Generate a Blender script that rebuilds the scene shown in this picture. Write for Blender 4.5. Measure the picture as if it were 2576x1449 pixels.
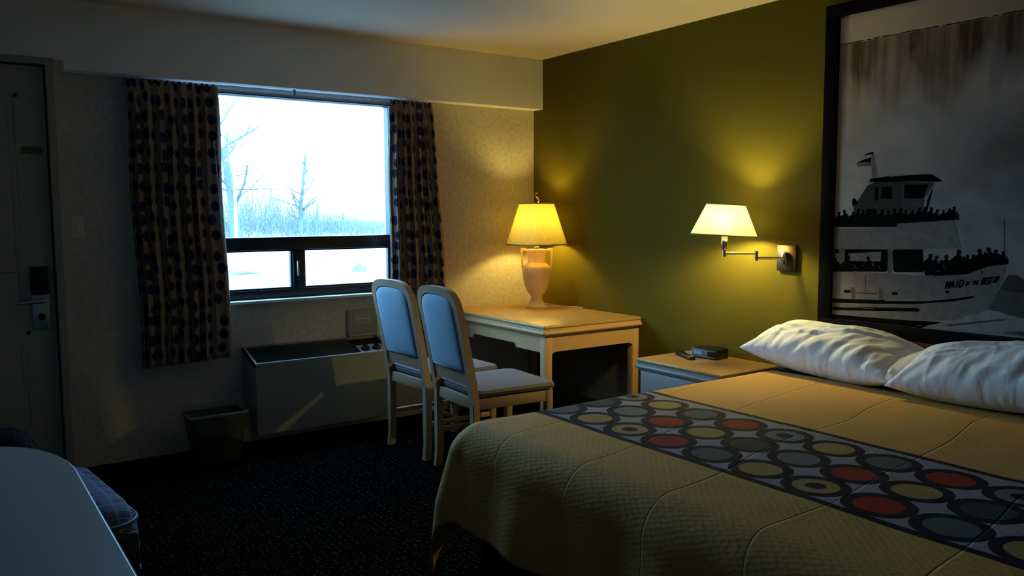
import bpy, bmesh, math, random
from mathutils import Vector, Matrix, noise
S = bpy.context.scene
for o in list(bpy.data.objects): bpy.data.objects.remove(o)
C = S.collection
# ---------------------------------------------------------------- camera
cd = bpy.data.cameras.new('camera'); cam = bpy.data.objects.new('camera', cd); C.objects.link(cam)
cd.sensor_width = 36; cd.lens = 29.106; cd.clip_start = .05; cd.clip_end = 400
_r = Vector((0.81907488, -0.57367033, -0.00432439)); _u = Vector((0.05553931, 0.07179091, 0.99587221)); _f = Vector((0.57099188, 0.81593408, -0.09066338))
M = Matrix((( _r.x, _u.x, -_f.x), (_r.y, _u.y, -_f.y), (_r.z, _u.z, -_f.z))).to_4x4()
M.translation = Vector((-3.88778, -5.25049, 1.45915)); cam.matrix_world = M
S.camera = cam
# ---------------------------------------------------------------- daylight, exposure
w = bpy.data.worlds.new('overcast_sky'); S.world = w; w.use_nodes = True
bg = w.node_tree.nodes['Background']; bg.inputs[0].default_value = (.262, .59, .94, 1); bg.inputs[1].default_value = 23.0
S.view_settings.view_transform = 'Standard'; S.view_settings.look = 'None'
S.view_settings.exposure = 0.0; S.view_settings.gamma = 1.0; S.view_settings.use_curve_mapping = False
pd = bpy.data.lights.new('window_portal', 'AREA'); pd.shape = 'RECTANGLE'; pd.size = 1.5; pd.size_y = 1.36
po = bpy.data.objects.new('window_portal', pd); C.objects.link(po); po.location = (-1.93, .17, 1.56); po.rotation_euler = (-math.pi/2, 0, 0)
pd.cycles.is_portal = True
# lamp bulbs (the lamps' own light; built inside each lamp)
BULB = (1.0, .76, .16); TABLE_W = 420.0; SCONCE_W = 960.0

# ---------------------------------------------------------------- materials
def mat(name, col, rough=.6, metal=0, spec=.3, bump=None, var=None, sheen=0):
    """bump=(kind, scale, strength, dist); var=(scale, amount) albedo mottling"""
    m = bpy.data.materials.new(name); m.use_nodes = True; nt = m.node_tree; N = nt.nodes; L = nt.links
    b = N['Principled BSDF']; b.inputs['Base Color'].default_value = (*col, 1); b.inputs['Roughness'].default_value = rough
    b.inputs['Metallic'].default_value = metal; b.inputs['Specular IOR Level'].default_value = spec
    if sheen: b.inputs['Sheen Weight'].default_value = sheen
    tc = N.new('ShaderNodeTexCoord')
    if var:
        n = N.new('ShaderNodeTexNoise'); n.inputs['Scale'].default_value = var[0]; n.inputs['Detail'].default_value = 5
        L.new(tc.outputs['Object'], n.inputs['Vector'])
        r = N.new('ShaderNodeMix'); r.data_type = 'RGBA'
        r.inputs[6].default_value = (*[c*(1-var[1]) for c in col], 1); r.inputs[7].default_value = (*[min(1, c*(1+var[1])) for c in col], 1)
        mr = N.new('ShaderNodeMapRange'); mr.inputs[1].default_value = .35; mr.inputs[2].default_value = .65
        L.new(n.outputs['Fac'], mr.inputs[0]); L.new(mr.outputs[0], r.inputs[0]); L.new(r.outputs[2], b.inputs['Base Color'])
    if bump:
        if bump[0] == 'noise': t = N.new('ShaderNodeTexNoise'); t.inputs['Detail'].default_value = 4; out = t.outputs['Fac']
        elif bump[0] == 'voronoi': t = N.new('ShaderNodeTexVoronoi'); out = t.outputs['Distance']
        else: t = N.new('ShaderNodeTexWave'); t.bands_direction = bump[0]; out = t.outputs['Fac']
        t.inputs['Scale'].default_value = bump[1]; L.new(tc.outputs['Object'], t.inputs['Vector'])
        bp = N.new('ShaderNodeBump'); bp.inputs['Strength'].default_value = bump[2]; bp.inputs['Distance'].default_value = bump[3]
        L.new(out, bp.inputs['Height']); L.new(bp.outputs[0], b.inputs['Normal'])
    return m
def wood(name, col, scale=1.0, axis=(1, 12, 12), amt=.18, rough=.38, spec=.4):
    m = mat(name, col, rough, 0, spec); nt = m.node_tree; N = nt.nodes; L = nt.links; b = N['Principled BSDF']
    tc = N.new('ShaderNodeTexCoord'); mp = N.new('ShaderNodeMapping'); mp.inputs['Scale'].default_value = [a*scale for a in axis]
    n = N.new('ShaderNodeTexNoise'); n.inputs['Scale'].default_value = 4; n.inputs['Detail'].default_value = 6; n.inputs['Distortion'].default_value = .6
    L.new(tc.outputs['Object'], mp.inputs[0]); L.new(mp.outputs[0], n.inputs['Vector'])
    r = N.new('ShaderNodeMix'); r.data_type = 'RGBA'; r.inputs[6].default_value = (*[c*(1-amt) for c in col], 1); r.inputs[7].default_value = (*[c*(1+amt) for c in col], 1)
    L.new(n.outputs['Fac'], r.inputs[0]); L.new(r.outputs[2], b.inputs['Base Color'])
    return m
def nmath(nt, op, a, b=None, c=None):
    n = nt.nodes.new('ShaderNodeMath'); n.operation = op
    for i, v in enumerate((a, b, c)):
        if v is None: continue
        if isinstance(v, (int, float)): n.inputs[i].default_value = v
        else: nt.links.new(v, n.inputs[i])
    return n.outputs[0]
def nmix(nt, f, a, b):
    n = nt.nodes.new('ShaderNodeMix'); n.data_type = 'RGBA'
    for i, v in ((0, f), (6, a), (7, b)):
        if isinstance(v, tuple): n.inputs[i].default_value = (*v, 1)
        elif isinstance(v, (int, float)): n.inputs[i].default_value = v
        else: nt.links.new(v, n.inputs[i])
    return n.outputs[2]

M_ = {}
M_['ceiling'] = mat('ceiling_paint', (.66, .58, .48), .85, bump=('noise', 300, .12, .002), spec=.1)
M_['soffit'] = mat('soffit_paint', (.80, .78, .77), .8, bump=('noise', 250, .08, .002), spec=.15)
M_['wallpaper'] = mat('mottled_wallpaper', (.50, .46, .42), .75, bump=('noise', 90, .10, .003), var=(36, .12), spec=.15)
M_['green'] = mat('olive_green_paint', (.100, .082, .011), .85, bump=('noise', 220, .06, .002), spec=.04)
M_['plainwall'] = mat('side_wall_paint', (.72, .70, .65), .8, spec=.1)
M_['door'] = mat('grey_door_paint', (.36, .35, .32), .6, spec=.2)
M_['trim'] = mat('door_frame_paint', (.33, .31, .27), .5)
M_['steel'] = mat('satin_steel', (.45, .5, .5), .35, .9)
M_['blackplastic'] = mat('black_plastic', (.006, .006, .007), .45)
M_['matteblack'] = mat('matt_black', (.004, .004, .004), .8, spec=.1)
M_['whiteplastic'] = mat('ivory_plastic', (.6, .56, .48), .4)
M_['bronze'] = mat('dark_bronze_frame', (.012, .012, .018), .38, .2, spec=.35)
M_['sill'] = mat('white_sill', (.75, .75, .75), .5)
M_['track'] = mat('pale_track', (.35, .36, .4), .5)
M_['cord'] = mat('white_cord', (.7, .72, .75), .5)
M_['ac'] = mat('beige_enamel', (.27, .26, .22), .42, spec=.4)
M_['acgrille'] = mat('dark_grille', (.02, .024, .026), .5)
M_['acpanel'] = mat('grey_control_plate', (.22, .23, .26), .4)
M_['sticker'] = mat('white_sticker', (.55, .55, .55), .5)
M_['chairwood'] = wood('chair_maple', (.38, .25, .16), 1, (10, 10, 1.2), .14, .42)
M_['desktop'] = wood('pale_laminate', (.44, .26, .095), 1, (6, 1, 6), .10, .30, .45)
M_['deskwood'] = wood('pale_maple', (.58, .34, .17), 1, (1.2, 10, 10), .14, .40)
M_['nsfront'] = wood('pale_grey_maple', (.34, .32, .30), 1, (10, 1.2, 10), .08, .42)
M_['ceramic'] = mat('cream_ceramic', (.90, .64, .34), .16, spec=.5)
M_['brass'] = mat('polished_brass', (.78, .60, .32), .16, 1.0)
M_['darkbrass'] = mat('antique_brass', (.16, .10, .05), .34, 1.0)
M_['white'] = mat('white_socket', (.8, .75, .65), .4)
def pillow_mat():
    m = mat('white_cotton', (.84, .83, .84), .8, spec=.1, sheen=.1); nt = m.node_tree; N = nt.nodes; L = nt.links; b = N['Principled BSDF']
    tc = N.new('ShaderNodeTexCoord'); mp = N.new('ShaderNodeMapping'); mp.inputs['Rotation'].default_value = (0, 0, .55); mp.inputs['Scale'].default_value = (.8, 5.0, 2.0); L.new(tc.outputs['Object'], mp.inputs[0])
    n = N.new('ShaderNodeTexNoise'); n.inputs['Scale'].default_value = 2.6; n.inputs['Detail'].default_value = 1.5; n.inputs['Distortion'].default_value = .4; L.new(mp.outputs[0], n.inputs['Vector'])
    r = N.new('ShaderNodeMapRange'); r.inputs[1].default_value = .42; r.inputs[2].default_value = .62; L.new(n.outputs['Fac'], r.inputs[0])
    bp = N.new('ShaderNodeBump'); bp.inputs['Strength'].default_value = .28; bp.inputs['Distance'].default_value = .012; L.new(r.outputs[0], bp.inputs['Height']); L.new(bp.outputs[0], b.inputs['Normal'])
    return m
M_['pillow'] = pillow_mat()
M_['sheet'] = mat('charcoal_sheet', (.018, .02, .028), .9, spec=.1)
M_['headboard'] = wood('dark_mahogany', (.045, .014, .012), 1, (1, 1, 8), .2, .35)
M_['bedbase'] = mat('black_bed_base', (.008, .008, .009), .9, spec=.05)
M_['frameblack'] = mat('black_picture_frame', (.003, .003, .003), .7, spec=.02)
M_['tabletop'] = wood('grey_laminate', (.34, .32, .33), 1, (6, 1, 6), .06, .45, .4)
M_['edge'] = mat('pale_edge_band', (.45, .47, .52), .25, spec=.6)
M_['darkwood'] = wood('dark_brown_wood', (.12, .09, .07), 1, (6, 6, 1), .12, .5)  # one dark brown wood for plinth, back panel and table cabinet
M_['bagblack'] = mat('black_nylon', (.010, .010, .013), .75)
M_['bagblue'] = mat('blue_nylon', (.03, .055, .13), .6, spec=.3)
M_['binplastic'] = mat('brown_bin', (.02, .018, .012), .5)
M_['clockblue'] = mat('smoke_blue_plastic', (.10, .20, .30), .25, spec=.6)
M_['clocklcd'] = mat('pale_blue_display', (.30, .48, .62), .4, spec=.4)
M_['clocksilver'] = mat('silver_plastic', (.5, .52, .55), .3, .4)
M_['remotegrey'] = mat('grey_keypad', (.28, .24, .21), .5)
M_['redbutton'] = mat('red_button', (.35, .03, .02), .4)
M_['snow'] = mat('snow', (.20, .20, .205), .9, var=(.3, .05), spec=.1)
M_['bark'] = mat('wet_bark', (.125, .14, .135), .9, spec=.05)
M_['twig'] = mat('pale_twig', (.15, .165, .155), .9, spec=.05)
M_['pole'] = mat('white_pole', (.8, .8, .8), .5)
M_['rock'] = mat('grey_rock', (.12, .13, .15), .9)
M_['fender'] = mat('print_fender_red', (.05, .018, .014), .6)

# blue woven upholstery with horizontal ribs
def upholstery():
    m = mat('blue_ribbed_fabric', (.11, .17, .26), .85, spec=.1, sheen=.2); nt = m.node_tree; N = nt.nodes; L = nt.links; b = N['Principled BSDF']
    tc = N.new('ShaderNodeTexCoord'); wv = N.new('ShaderNodeTexWave'); wv.bands_direction = 'Z'; wv.inputs['Scale'].default_value = 55; wv.inputs['Distortion'].default_value = 3; wv.inputs['Detail'].default_value = 2; wv.inputs['Detail Scale'].default_value = 6
    L.new(tc.outputs['Object'], wv.inputs['Vector'])
    r = nmix(nt, wv.outputs['Fac'], (.20, .33, .45), (.26, .41, .54)); L.new(r, b.inputs['Base Color'])
    bp = N.new('ShaderNodeBump'); bp.inputs['Strength'].default_value = .3; bp.inputs['Distance'].default_value = .001
    L.new(wv.outputs['Fac'], bp.inputs['Height']); L.new(bp.outputs[0], b.inputs['Normal'])
    return m
M_['fabric'] = upholstery()
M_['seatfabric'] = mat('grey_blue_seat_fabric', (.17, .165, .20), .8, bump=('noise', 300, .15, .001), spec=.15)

# curtain print: UV in metres; navy ringed circles on tan
def curtain_mat():
    m = mat('ring_print_curtain', (.3, .22, .14), .85, spec=.08); nt = m.node_tree; N = nt.nodes; L = nt.links; b = N['Principled BSDF']
    tc = N.new('ShaderNodeTexCoord'); v = N.new('ShaderNodeTexVoronoi'); v.inputs['Scale'].default_value = 10.0; v.inputs['Randomness'].default_value = .42
    v.voronoi_dimensions = '2D'; L.new(tc.outputs['UV'], v.inputs['Vector'])
    d = v.outputs['Distance']
    disc = nmath(nt, 'LESS_THAN', d, .325); ring1 = nmath(nt, 'COMPARE', d, .25, .022); ring2 = nmath(nt, 'COMPARE', d, .09, .02)
    n = N.new('ShaderNodeTexNoise'); n.inputs['Scale'].default_value = 14; L.new(tc.outputs['UV'], n.inputs['Vector'])
    rg = nmath(nt, 'MULTIPLY', nmath(nt, 'MAXIMUM', ring1, ring2), n.outputs['Fac'])
    hue = nmix(nt, v.outputs['Color'], (.012, .014, .045), (.024, .014, .036))
    inner = nmix(nt, rg, hue, (.075, .085, .17)); col = nmix(nt, disc, (.24, .175, .13), inner)
    L.new(col, b.inputs['Base Color'])
    return m
M_['curtain'] = curtain_mat()

# carpet: near black with small woven flecks
def carpet():
    m = mat('black_patterned_carpet', (.01, .01, .012), .95, spec=.0); nt = m.node_tree; N = nt.nodes; L = nt.links; b = N['Principled BSDF']
    tc = N.new('ShaderNodeTexCoord'); mp = N.new('ShaderNodeMapping'); mp.inputs['Rotation'].default_value = (0, 0, .785)
    L.new(tc.outputs['Object'], mp.inputs[0])
    ck = N.new('ShaderNodeTexChecker'); ck.inputs['Scale'].default_value = 44; L.new(mp.outputs[0], ck.inputs['Vector'])
    v = N.new('ShaderNodeTexVoronoi'); v.inputs['Scale'].default_value = 75; L.new(tc.outputs['Object'], v.inputs['Vector'])
    f = nmath(nt, 'LESS_THAN', v.outputs['Distance'], .30); f = nmath(nt, 'MULTIPLY', f, ck.outputs['Fac'])
    L.new(nmix(nt, f, (.0022, .0018, .0018), (.042, .036, .036)), b.inputs['Base Color'])
    n = N.new('ShaderNodeTexNoise'); n.inputs['Scale'].default_value = 260; L.new(tc.outputs['Object'], n.inputs['Vector'])
    bp = N.new('ShaderNodeBump'); bp.inputs['Strength'].default_value = .6; bp.inputs['Distance'].default_value = .004
    L.new(n.outputs['Fac'], bp.inputs['Height']); L.new(bp.outputs[0], b.inputs['Normal'])
    return m
M_['carpet'] = carpet()

# bedspread: UV = cloth metres (u = -y along bed width, v = -x down bed length)
def bedspread_mat():
    m = mat('tan_matelasse_bedspread', (.36, .25, .11), .82, spec=.12); nt = m.node_tree; N = nt.nodes; L = nt.links; b = N['Principled BSDF']
    uv = N.new('ShaderNodeUVMap'); uv.uv_map = 'cloth'; sp = N.new('ShaderNodeSeparateXYZ'); L.new(uv.outputs[0], sp.inputs[0])
    u, v = sp.outputs[0], sp.outputs[1]
    TAN = (.64, .355, .105)
    BLK = (.012, .012, .02); GRY = (.11, .12, .12); LGR = (.17, .18, .18); RED = (.34, .032, .018); SAN = (.40, .26, .10); DGR = (.05, .06, .055); RUN = (.33, .285, .30)
    s = .2
    uu = nmath(nt, 'DIVIDE', nmath(nt, 'SUBTRACT', u, 2.505), s)
    cell = nmath(nt, 'FLOOR', uu); fu = nmath(nt, 'MULTIPLY', nmath(nt, 'SUBTRACT', nmath(nt, 'FRACT', uu), .5), s)
    md = nmath(nt, 'FLOORED_MODULO', cell, 4)
    rows = [(1.392, [LGR, SAN, DGR, RED], 0), (1.585, [GRY, GRY, RED, SAN], None), (1.779, [LGR, SAN, SAN, RED], 2)]
    rows = [(1.392, [LGR, SAN, GRY, RED], 0), (1.585, [DGR, LGR, RED, SAN], None), (1.779, [GRY, SAN, SAN, RED], 2)]
    col = None
    base = RUN
    for v0, cols, tgt in rows:
        dv = nmath(nt, 'SUBTRACT', v, v0)
        d = nmath(nt, 'SQRT', nmath(nt, 'ADD', nmath(nt, 'MULTIPLY', fu, fu), nmath(nt, 'MULTIPLY', dv, dv)))
        cc = cols[0]
        for k in (1, 2, 3):
            cc = nmix(nt, nmath(nt, 'COMPARE', md, float(k), .1), cc, cols[k])
        if tgt is not None:
            t = nmath(nt, 'MULTIPLY', nmath(nt, 'COMPARE', md, float(tgt), .1), nmath(nt, 'LESS_THAN', d, .030))
            cc = nmix(nt, t, cc, BLK)
        base = nmix(nt, nmath(nt, 'LESS_THAN', d, .1005), base, BLK)
        base = nmix(nt, nmath(nt, 'LESS_THAN', d, .068), base, cc)
    e = nmath(nt, 'ABSOLUTE', nmath(nt, 'SUBTRACT', v, 1.570))
    run = nmix(nt, nmath(nt, 'GREATER_THAN', e, .304), base, BLK)
    full = nmix(nt, nmath(nt, 'GREATER_THAN', e, .335), run, TAN)
    n = N.new('ShaderNodeTexNoise'); n.inputs['Scale'].default_value = 260; n.inputs['Detail'].default_value = 2; L.new(uv.outputs[0], n.inputs['Vector'])
    full = nmix(nt, nmath(nt, 'MULTIPLY', n.outputs['Fac'], .35), full, nmix(nt, .5, full, (.0, .0, .0)))
    L.new(full, b.inputs['Base Color'])
    # matelasse dimples + stitched seams
    mp = N.new('ShaderNodeMapping'); mp.inputs['Scale'].default_value = (1, 1.6, 1); mp.inputs['Rotation'].default_value = (0, 0, .6); L.new(uv.outputs[0], mp.inputs[0])
    vo = N.new('ShaderNodeTexVoronoi'); vo.inputs['Scale'].default_value = 42; vo.inputs['Randomness'].default_value = .35; L.new(mp.outputs[0], vo.inputs['Vector'])
    n2 = N.new('ShaderNodeTexNoise'); n2.inputs['Scale'].default_value = 1.2; n2.inputs['Detail'].default_value = 1; L.new(uv.outputs[0], n2.inputs['Vector'])
    wob = nmath(nt, 'MULTIPLY', nmath(nt, 'SUBTRACT', n2.outputs['Fac'], .5), .16)
    su = nmath(nt, 'ADD', nmath(nt, 'ADD', u, wob), nmath(nt, 'MULTIPLY', v, -.16))
    q = nmath(nt, 'ABSOLUTE', nmath(nt, 'SUBTRACT', nmath(nt, 'FRACT', nmath(nt, 'DIVIDE', su, .38)), .5))
    seam = nmath(nt, 'MULTIPLY', nmath(nt, 'MINIMUM', nmath(nt, 'MULTIPLY', q, 75.0), 1.0), 1.3)
    h = nmath(nt, 'ADD', nmath(nt, 'MULTIPLY', vo.outputs['Distance'], .55), seam)
    bp = N.new('ShaderNodeBump'); bp.inputs['Strength'].default_value = .75; bp.inputs['Distance'].default_value = .0035
    L.new(h, bp.inputs['Height']); L.new(bp.outputs[0], b.inputs['Normal'])
    return m
M_['bedspread'] = bedspread_mat()

def plaid(name, base, c1, c2, sc):
    m = mat(name, base, .75, spec=.15); nt = m.node_tree; N = nt.nodes; L = nt.links; b = N['Principled BSDF']
    tc = N.new('ShaderNodeTexCoord'); sp = N.new('ShaderNodeSeparateXYZ'); L.new(tc.outputs['Object'], sp.inputs[0])
    def band(o, period, width, off=0):
        return nmath(nt, 'LESS_THAN', nmath(nt, 'FRACT', nmath(nt, 'ADD', nmath(nt, 'DIVIDE', o, period), off)), width)
    x, y, z = sp.outputs; yz = nmath(nt, 'ADD', y, z)
    a = nmix(nt, nmath(nt, 'MULTIPLY', band(x, sc, .5), .7), base, c1)
    a = nmix(nt, nmath(nt, 'MULTIPLY', band(yz, sc, .5), .6), a, c1)
    a = nmix(nt, nmath(nt, 'MULTIPLY', nmath(nt, 'MAXIMUM', band(yz, sc/2, .07, .2), band(x, sc/2, .06, .3)), .8), a, c2)
    L.new(a, b.inputs['Base Color']); return m
M_['plaid'] = plaid('blue_plaid_cloth', (.010, .018, .075), (.075, .10, .20), (.24, .23, .21), .11)
M_['darkplaid'] = plaid('dark_plaid_cloth', (.006, .006, .010), (.016, .013, .022), (.06, .05, .06), .08)

def glass_mat(name, tint=(1, 1, 1)):
    m = bpy.data.materials.new(name); m.use_nodes = True; nt = m.node_tree; N = nt.nodes; L = nt.links
    N.remove(N['Principled BSDF']); t = N.new('ShaderNodeBsdfTransparent'); t.inputs[0].default_value = (*tint, 1)
    g = N.new('ShaderNodeBsdfGlossy'); g.inputs['Roughness'].default_value = .02; mx = N.new('ShaderNodeMixShader'); mx.inputs[0].default_value = .05
    L.new(t.outputs[0], mx.inputs[1]); L.new(g.outputs[0], mx.inputs[2]); L.new(mx.outputs[0], N['Material Output'].inputs[0]); return m
M_['glass'] = glass_mat('window_glass')
def liner_mat():
    m = bpy.data.materials.new('clear_bin_liner'); m.use_nodes = True; nt = m.node_tree; N = nt.nodes; L = nt.links
    p = N['Principled BSDF']; p.inputs['Base Color'].default_value = (.45, .45, .42, 1); p.inputs['Roughness'].default_value = .25
    t = N.new('ShaderNodeBsdfTransparent'); mx = N.new('ShaderNodeMixShader'); mx.inputs[0].default_value = .10
    L.new(t.outputs[0], mx.inputs[1]); L.new(p.outputs[0], mx.inputs[2]); L.new(mx.outputs[0], N['Material Output'].inputs[0]); return m
M_['liner'] = liner_mat()
def shade_mat(name, dcol, tcol, pleats, amt, thr=.5):
    m = bpy.data.materials.new(name); m.use_nodes = True; nt = m.node_tree; N = nt.nodes; L = nt.links
    N.remove(N['Principled BSDF']); uv = N.new('ShaderNodeUVMap'); uv.uv_map = 'UVMap'; sp = N.new('ShaderNodeSeparateXYZ'); L.new(uv.outputs[0], sp.inputs[0])
    f = nmath(nt, 'ABSOLUTE', nmath(nt, 'SUBTRACT', nmath(nt, 'FRACT', nmath(nt, 'MULTIPLY', sp.outputs[0], pleats)), .5))
    f = nmath(nt, 'POWER', nmath(nt, 'MULTIPLY', f, 2), 3)
    n = N.new('ShaderNodeTexNoise'); n.inputs['Scale'].default_value = 40; n.inputs['Detail'].default_value = 2; L.new(uv.outputs[0], n.inputs['Vector'])
    f = nmath(nt, 'MULTIPLY', nmath(nt, 'MULTIPLY', f, n.outputs['Fac']), 2*amt)
    tc_ = nmix(nt, f, tcol, tuple(c*.45 for c in tcol)); dc = nmix(nt, f, dcol, tuple(c*.6 for c in dcol))
    d = N.new('ShaderNodeBsdfDiffuse'); t = N.new('ShaderNodeBsdfTranslucent'); L.new(dc, d.inputs[0]); L.new(tc_, t.inputs[0])
    mx = N.new('ShaderNodeMixShader'); mx.inputs[0].default_value = .5; mx.inputs[0].default_value = thr; L.new(d.outputs[0], mx.inputs[1]); L.new(t.outputs[0], mx.inputs[2])
    L.new(mx.outputs[0], N['Material Output'].inputs[0]); return m
M_['shade'] = shade_mat('cream_pleated_shade', (.78, .62, .30), (.62, .50, .10), 110, .9, .14)
M_['sconceshade'] = shade_mat('ivory_fabric_shade', (.72, .64, .46), (.74, .68, .42), 70, .25, .12)
M_['shadetrim'] = mat('tan_shade_trim', (.50, .36, .24), .7)
def bulb_mat(name, col, strength):
    m = bpy.data.materials.new(name); m.use_nodes = True; nt = m.node_tree; e = nt.nodes.new('ShaderNodeEmission')
    e.inputs[0].default_value = (*col, 1); e.inputs[1].default_value = strength; nt.nodes.remove(nt.nodes['Principled BSDF'])
    nt.links.new(e.outputs[0], nt.nodes['Material Output'].inputs[0]); return m

# framed print background: falls, mist; UV = (-y, z) metres
def print_mat():
    m = mat('falls_print', (.2, .2, .2), .7, spec=.0); nt = m.node_tree; N = nt.nodes; L = nt.links; b = N['Principled BSDF']
    uv = N.new('ShaderNodeUVMap'); uv.uv_map = 'UVMap'; sp = N.new('ShaderNodeSeparateXYZ'); L.new(uv.outputs[0], sp.inputs[0]); u, v = sp.outputs[0], sp.outputs[1]
    def noise_(sx, sy, sc, det=4):
        mp = N.new('ShaderNodeMapping'); mp.inputs['Scale'].default_value = (sx, sy, 1); L.new(uv.outputs[0], mp.inputs[0])
        n = N.new('ShaderNodeTexNoise'); n.inputs['Scale'].default_value = sc; n.inputs['Detail'].default_value = det; L.new(mp.outputs[0], n.inputs['Vector']); return n.outputs['Fac']
    def mr(x, a, b_, c=0., d=1.):
        n = N.new('ShaderNodeMapRange'); L.new(x, n.inputs[0])
        for i, q in enumerate((a, b_, c, d)): n.inputs[i+1].default_value = q
        return n.outputs[0]
    SKY = (.40, .35, .30)
    streak = mr(noise_(9, .5, 2.2), .38, .66); fall = nmix(nt, streak, (.075, .05, .038), (.26, .21, .18))
    mist = nmix(nt, mr(noise_(1, 1, 3.0), .35, .65), (.29, .24, .20), (.42, .36, .31))
    wfac = mr(nmath(nt, 'ADD', v, nmath(nt, 'MULTIPLY', noise_(3, .6, 2.0), .7)), 2.32, 2.50)
    body = nmix(nt, wfac, mist, fall)
    # darker storm mass on the right, with pale spray cloud beneath
    dk = nmath(nt, 'MULTIPLY', mr(nmath(nt, 'ADD', u, nmath(nt, 'MULTIPLY', noise_(1, 1, 4), .5)), 3.15, 3.75), mr(v, 2.0, 1.75)); body = nmix(nt, nmath(nt, 'MULTIPLY', dk, .75), body, (.075, .07, .072))
    hump = nmath(nt, 'SUBTRACT', nmath(nt, 'ADD', 1.50, nmath(nt, 'MULTIPLY', noise_(1, 1, 5), .16)), nmath(nt, 'MULTIPLY', nmath(nt, 'POWER', nmath(nt, 'ABSOLUTE', nmath(nt, 'SUBTRACT', u, 3.28)), 1.6), .55))
    cl = mr(nmath(nt, 'SUBTRACT', hump, v), -.01, .05); cl = nmath(nt, 'MULTIPLY', cl, mr(u, 3.0, 3.15))
    body = nmix(nt, cl, body, nmix(nt, noise_(1, 1.2, 7, 6), (.10, .10, .10), (.30, .29, .28)))
    body = nmix(nt, mr(noise_(1, 1, 6, 6), .5, .8), body, (.22, .21, .20))
    crest = nmath(nt, 'ADD', 2.300, nmath(nt, 'MULTIPLY', noise_(1, 1, 12), .012))
    full = nmix(nt, mr(nmath(nt, 'SUBTRACT', v, crest), -.004, .004), body, SKY)
    line = nmath(nt, 'LESS_THAN', nmath(nt, 'ABSOLUTE', nmath(nt, 'SUBTRACT', v, nmath(nt, 'ADD', crest, .003))), .0025)
    full = nmix(nt, nmath(nt, 'MULTIPLY', line, nmath(nt, 'GREATER_THAN', noise_(4, 1, 6), .45)), full, (.02, .015, .012))
    L.new(full, b.inputs['Base Color']); return m
M_['print'] = print_mat()
for k, c in dict(hull=(.135, .118, .110), hull2=(.11, .096, .09), band=(.155, .135, .124), cabin=(.04, .037, .034), cabin2=(.062, .057, .054), cabin3=(.10, .095, .09), black=(.004, .004, .004), light=(.22, .21, .2), rust=(.135, .105, .10), foam=(.22, .20, .19), sea=(.075, .066, .06), rock=(.05, .045, .042)).items():
    M_['p_'+k] = mat('print_ink_'+{'hull': 'grey', 'hull2': 'mid_grey', 'band': 'pale_grey', 'cabin': 'dark_grey', 'cabin2': 'charcoal', 'cabin3': 'slate', 'black': 'black', 'light': 'light', 'rust': 'rust', 'foam': 'foam', 'sea': 'sea', 'rock': 'rock'}[k], c, .7, spec=.0, var=(30, .12) if k not in ('black',) else None)

# ---------------------------------------------------------------- mesh helpers
def link(name, me, m=None, parent=None, smooth=False):
    o = bpy.data.objects.new(name, me); C.objects.link(o)
    if m is not None:
        for x in (m if isinstance(m, (list, tuple)) else [m]): me.materials.append(M_[x] if isinstance(x, str) else x)
    if parent is not None: o.parent = parent
    if smooth:
        for p in me.polygons: p.use_smooth = True
    return o
def finish(name, bm, m, parent=None, smooth=False):
    me = bpy.data.meshes.new(name); bmesh.ops.recalc_face_normals(bm, faces=bm.faces); bm.to_mesh(me); bm.free()
    o = link(name, me, m, parent, False)
    if smooth:
        for p in me.polygons: p.use_smooth = True
        try: me.set_sharp_from_angle(angle=math.radians(38))
        except Exception: pass
    return o
def bx(bm, a, b, bev=0, seg=2, mi=0):
    x0, y0, z0 = a; x1, y1, z1 = b
    vs = [bm.verts.new(p) for p in [(x0,y0,z0),(x1,y0,z0),(x1,y1,z0),(x0,y1,z0),(x0,y0,z1),(x1,y0,z1),(x1,y1,z1),(x0,y1,z1)]]
    fs = [bm.faces.new([vs[i] for i in f]) for f in [(0,3,2,1),(4,5,6,7),(0,1,5,4),(1,2,6,5),(2,3,7,6),(3,0,4,7)]]
    for f in fs: f.material_index = mi
    if bev: bmesh.ops.bevel(bm, geom=list({e for f in fs for e in f.edges}), offset=bev, segments=seg, profile=.5, affect='EDGES')
def box(name, a, b, m, parent=None, bev=0, seg=2):
    bm = bmesh.new(); bx(bm, a, b, bev, seg); return finish(name, bm, m, parent, bev > 0)
def tube(bm, pts, r, n=10, cap=True):
    rings = []; P = [Vector(p) for p in pts]; k = len(P); rr = r if isinstance(r, (list, tuple)) else [r]*k
    up = None
    for i, p in enumerate(P):
        t = (P[min(i+1, k-1)] - P[max(i-1, 0)]).normalized()
        if up is None: up = Vector((0, 0, 1)) if abs(t.z) < .9 else Vector((1, 0, 0))
        a = t.cross(up).normalized(); b = a.cross(t).normalized(); up = b
        rings.append([bm.verts.new(p + (a*math.cos(2*math.pi*j/n) + b*math.sin(2*math.pi*j/n))*rr[i]) for j in range(n)])
    for i in range(k-1):
        for j in range(n): bm.faces.new([rings[i][j], rings[i][(j+1) % n], rings[i+1][(j+1) % n], rings[i+1][j]])
    if cap: bm.faces.new(rings[0]); bm.faces.new(rings[-1])
def lathe(bm, prof, c=(0, 0), n=40, cap=True):
    rings = []
    for r, z in prof: rings.append([bm.verts.new((c[0]+r*math.cos(2*math.pi*j/n), c[1]+r*math.sin(2*math.pi*j/n), z)) for j in range(n)])
    for i in range(len(rings)-1):
        for j in range(n): bm.faces.new([rings[i][j], rings[i][(j+1) % n], rings[i+1][(j+1) % n], rings[i+1][j]])
    if cap: bm.faces.new(rings[0]); bm.faces.new(rings[-1])
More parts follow.
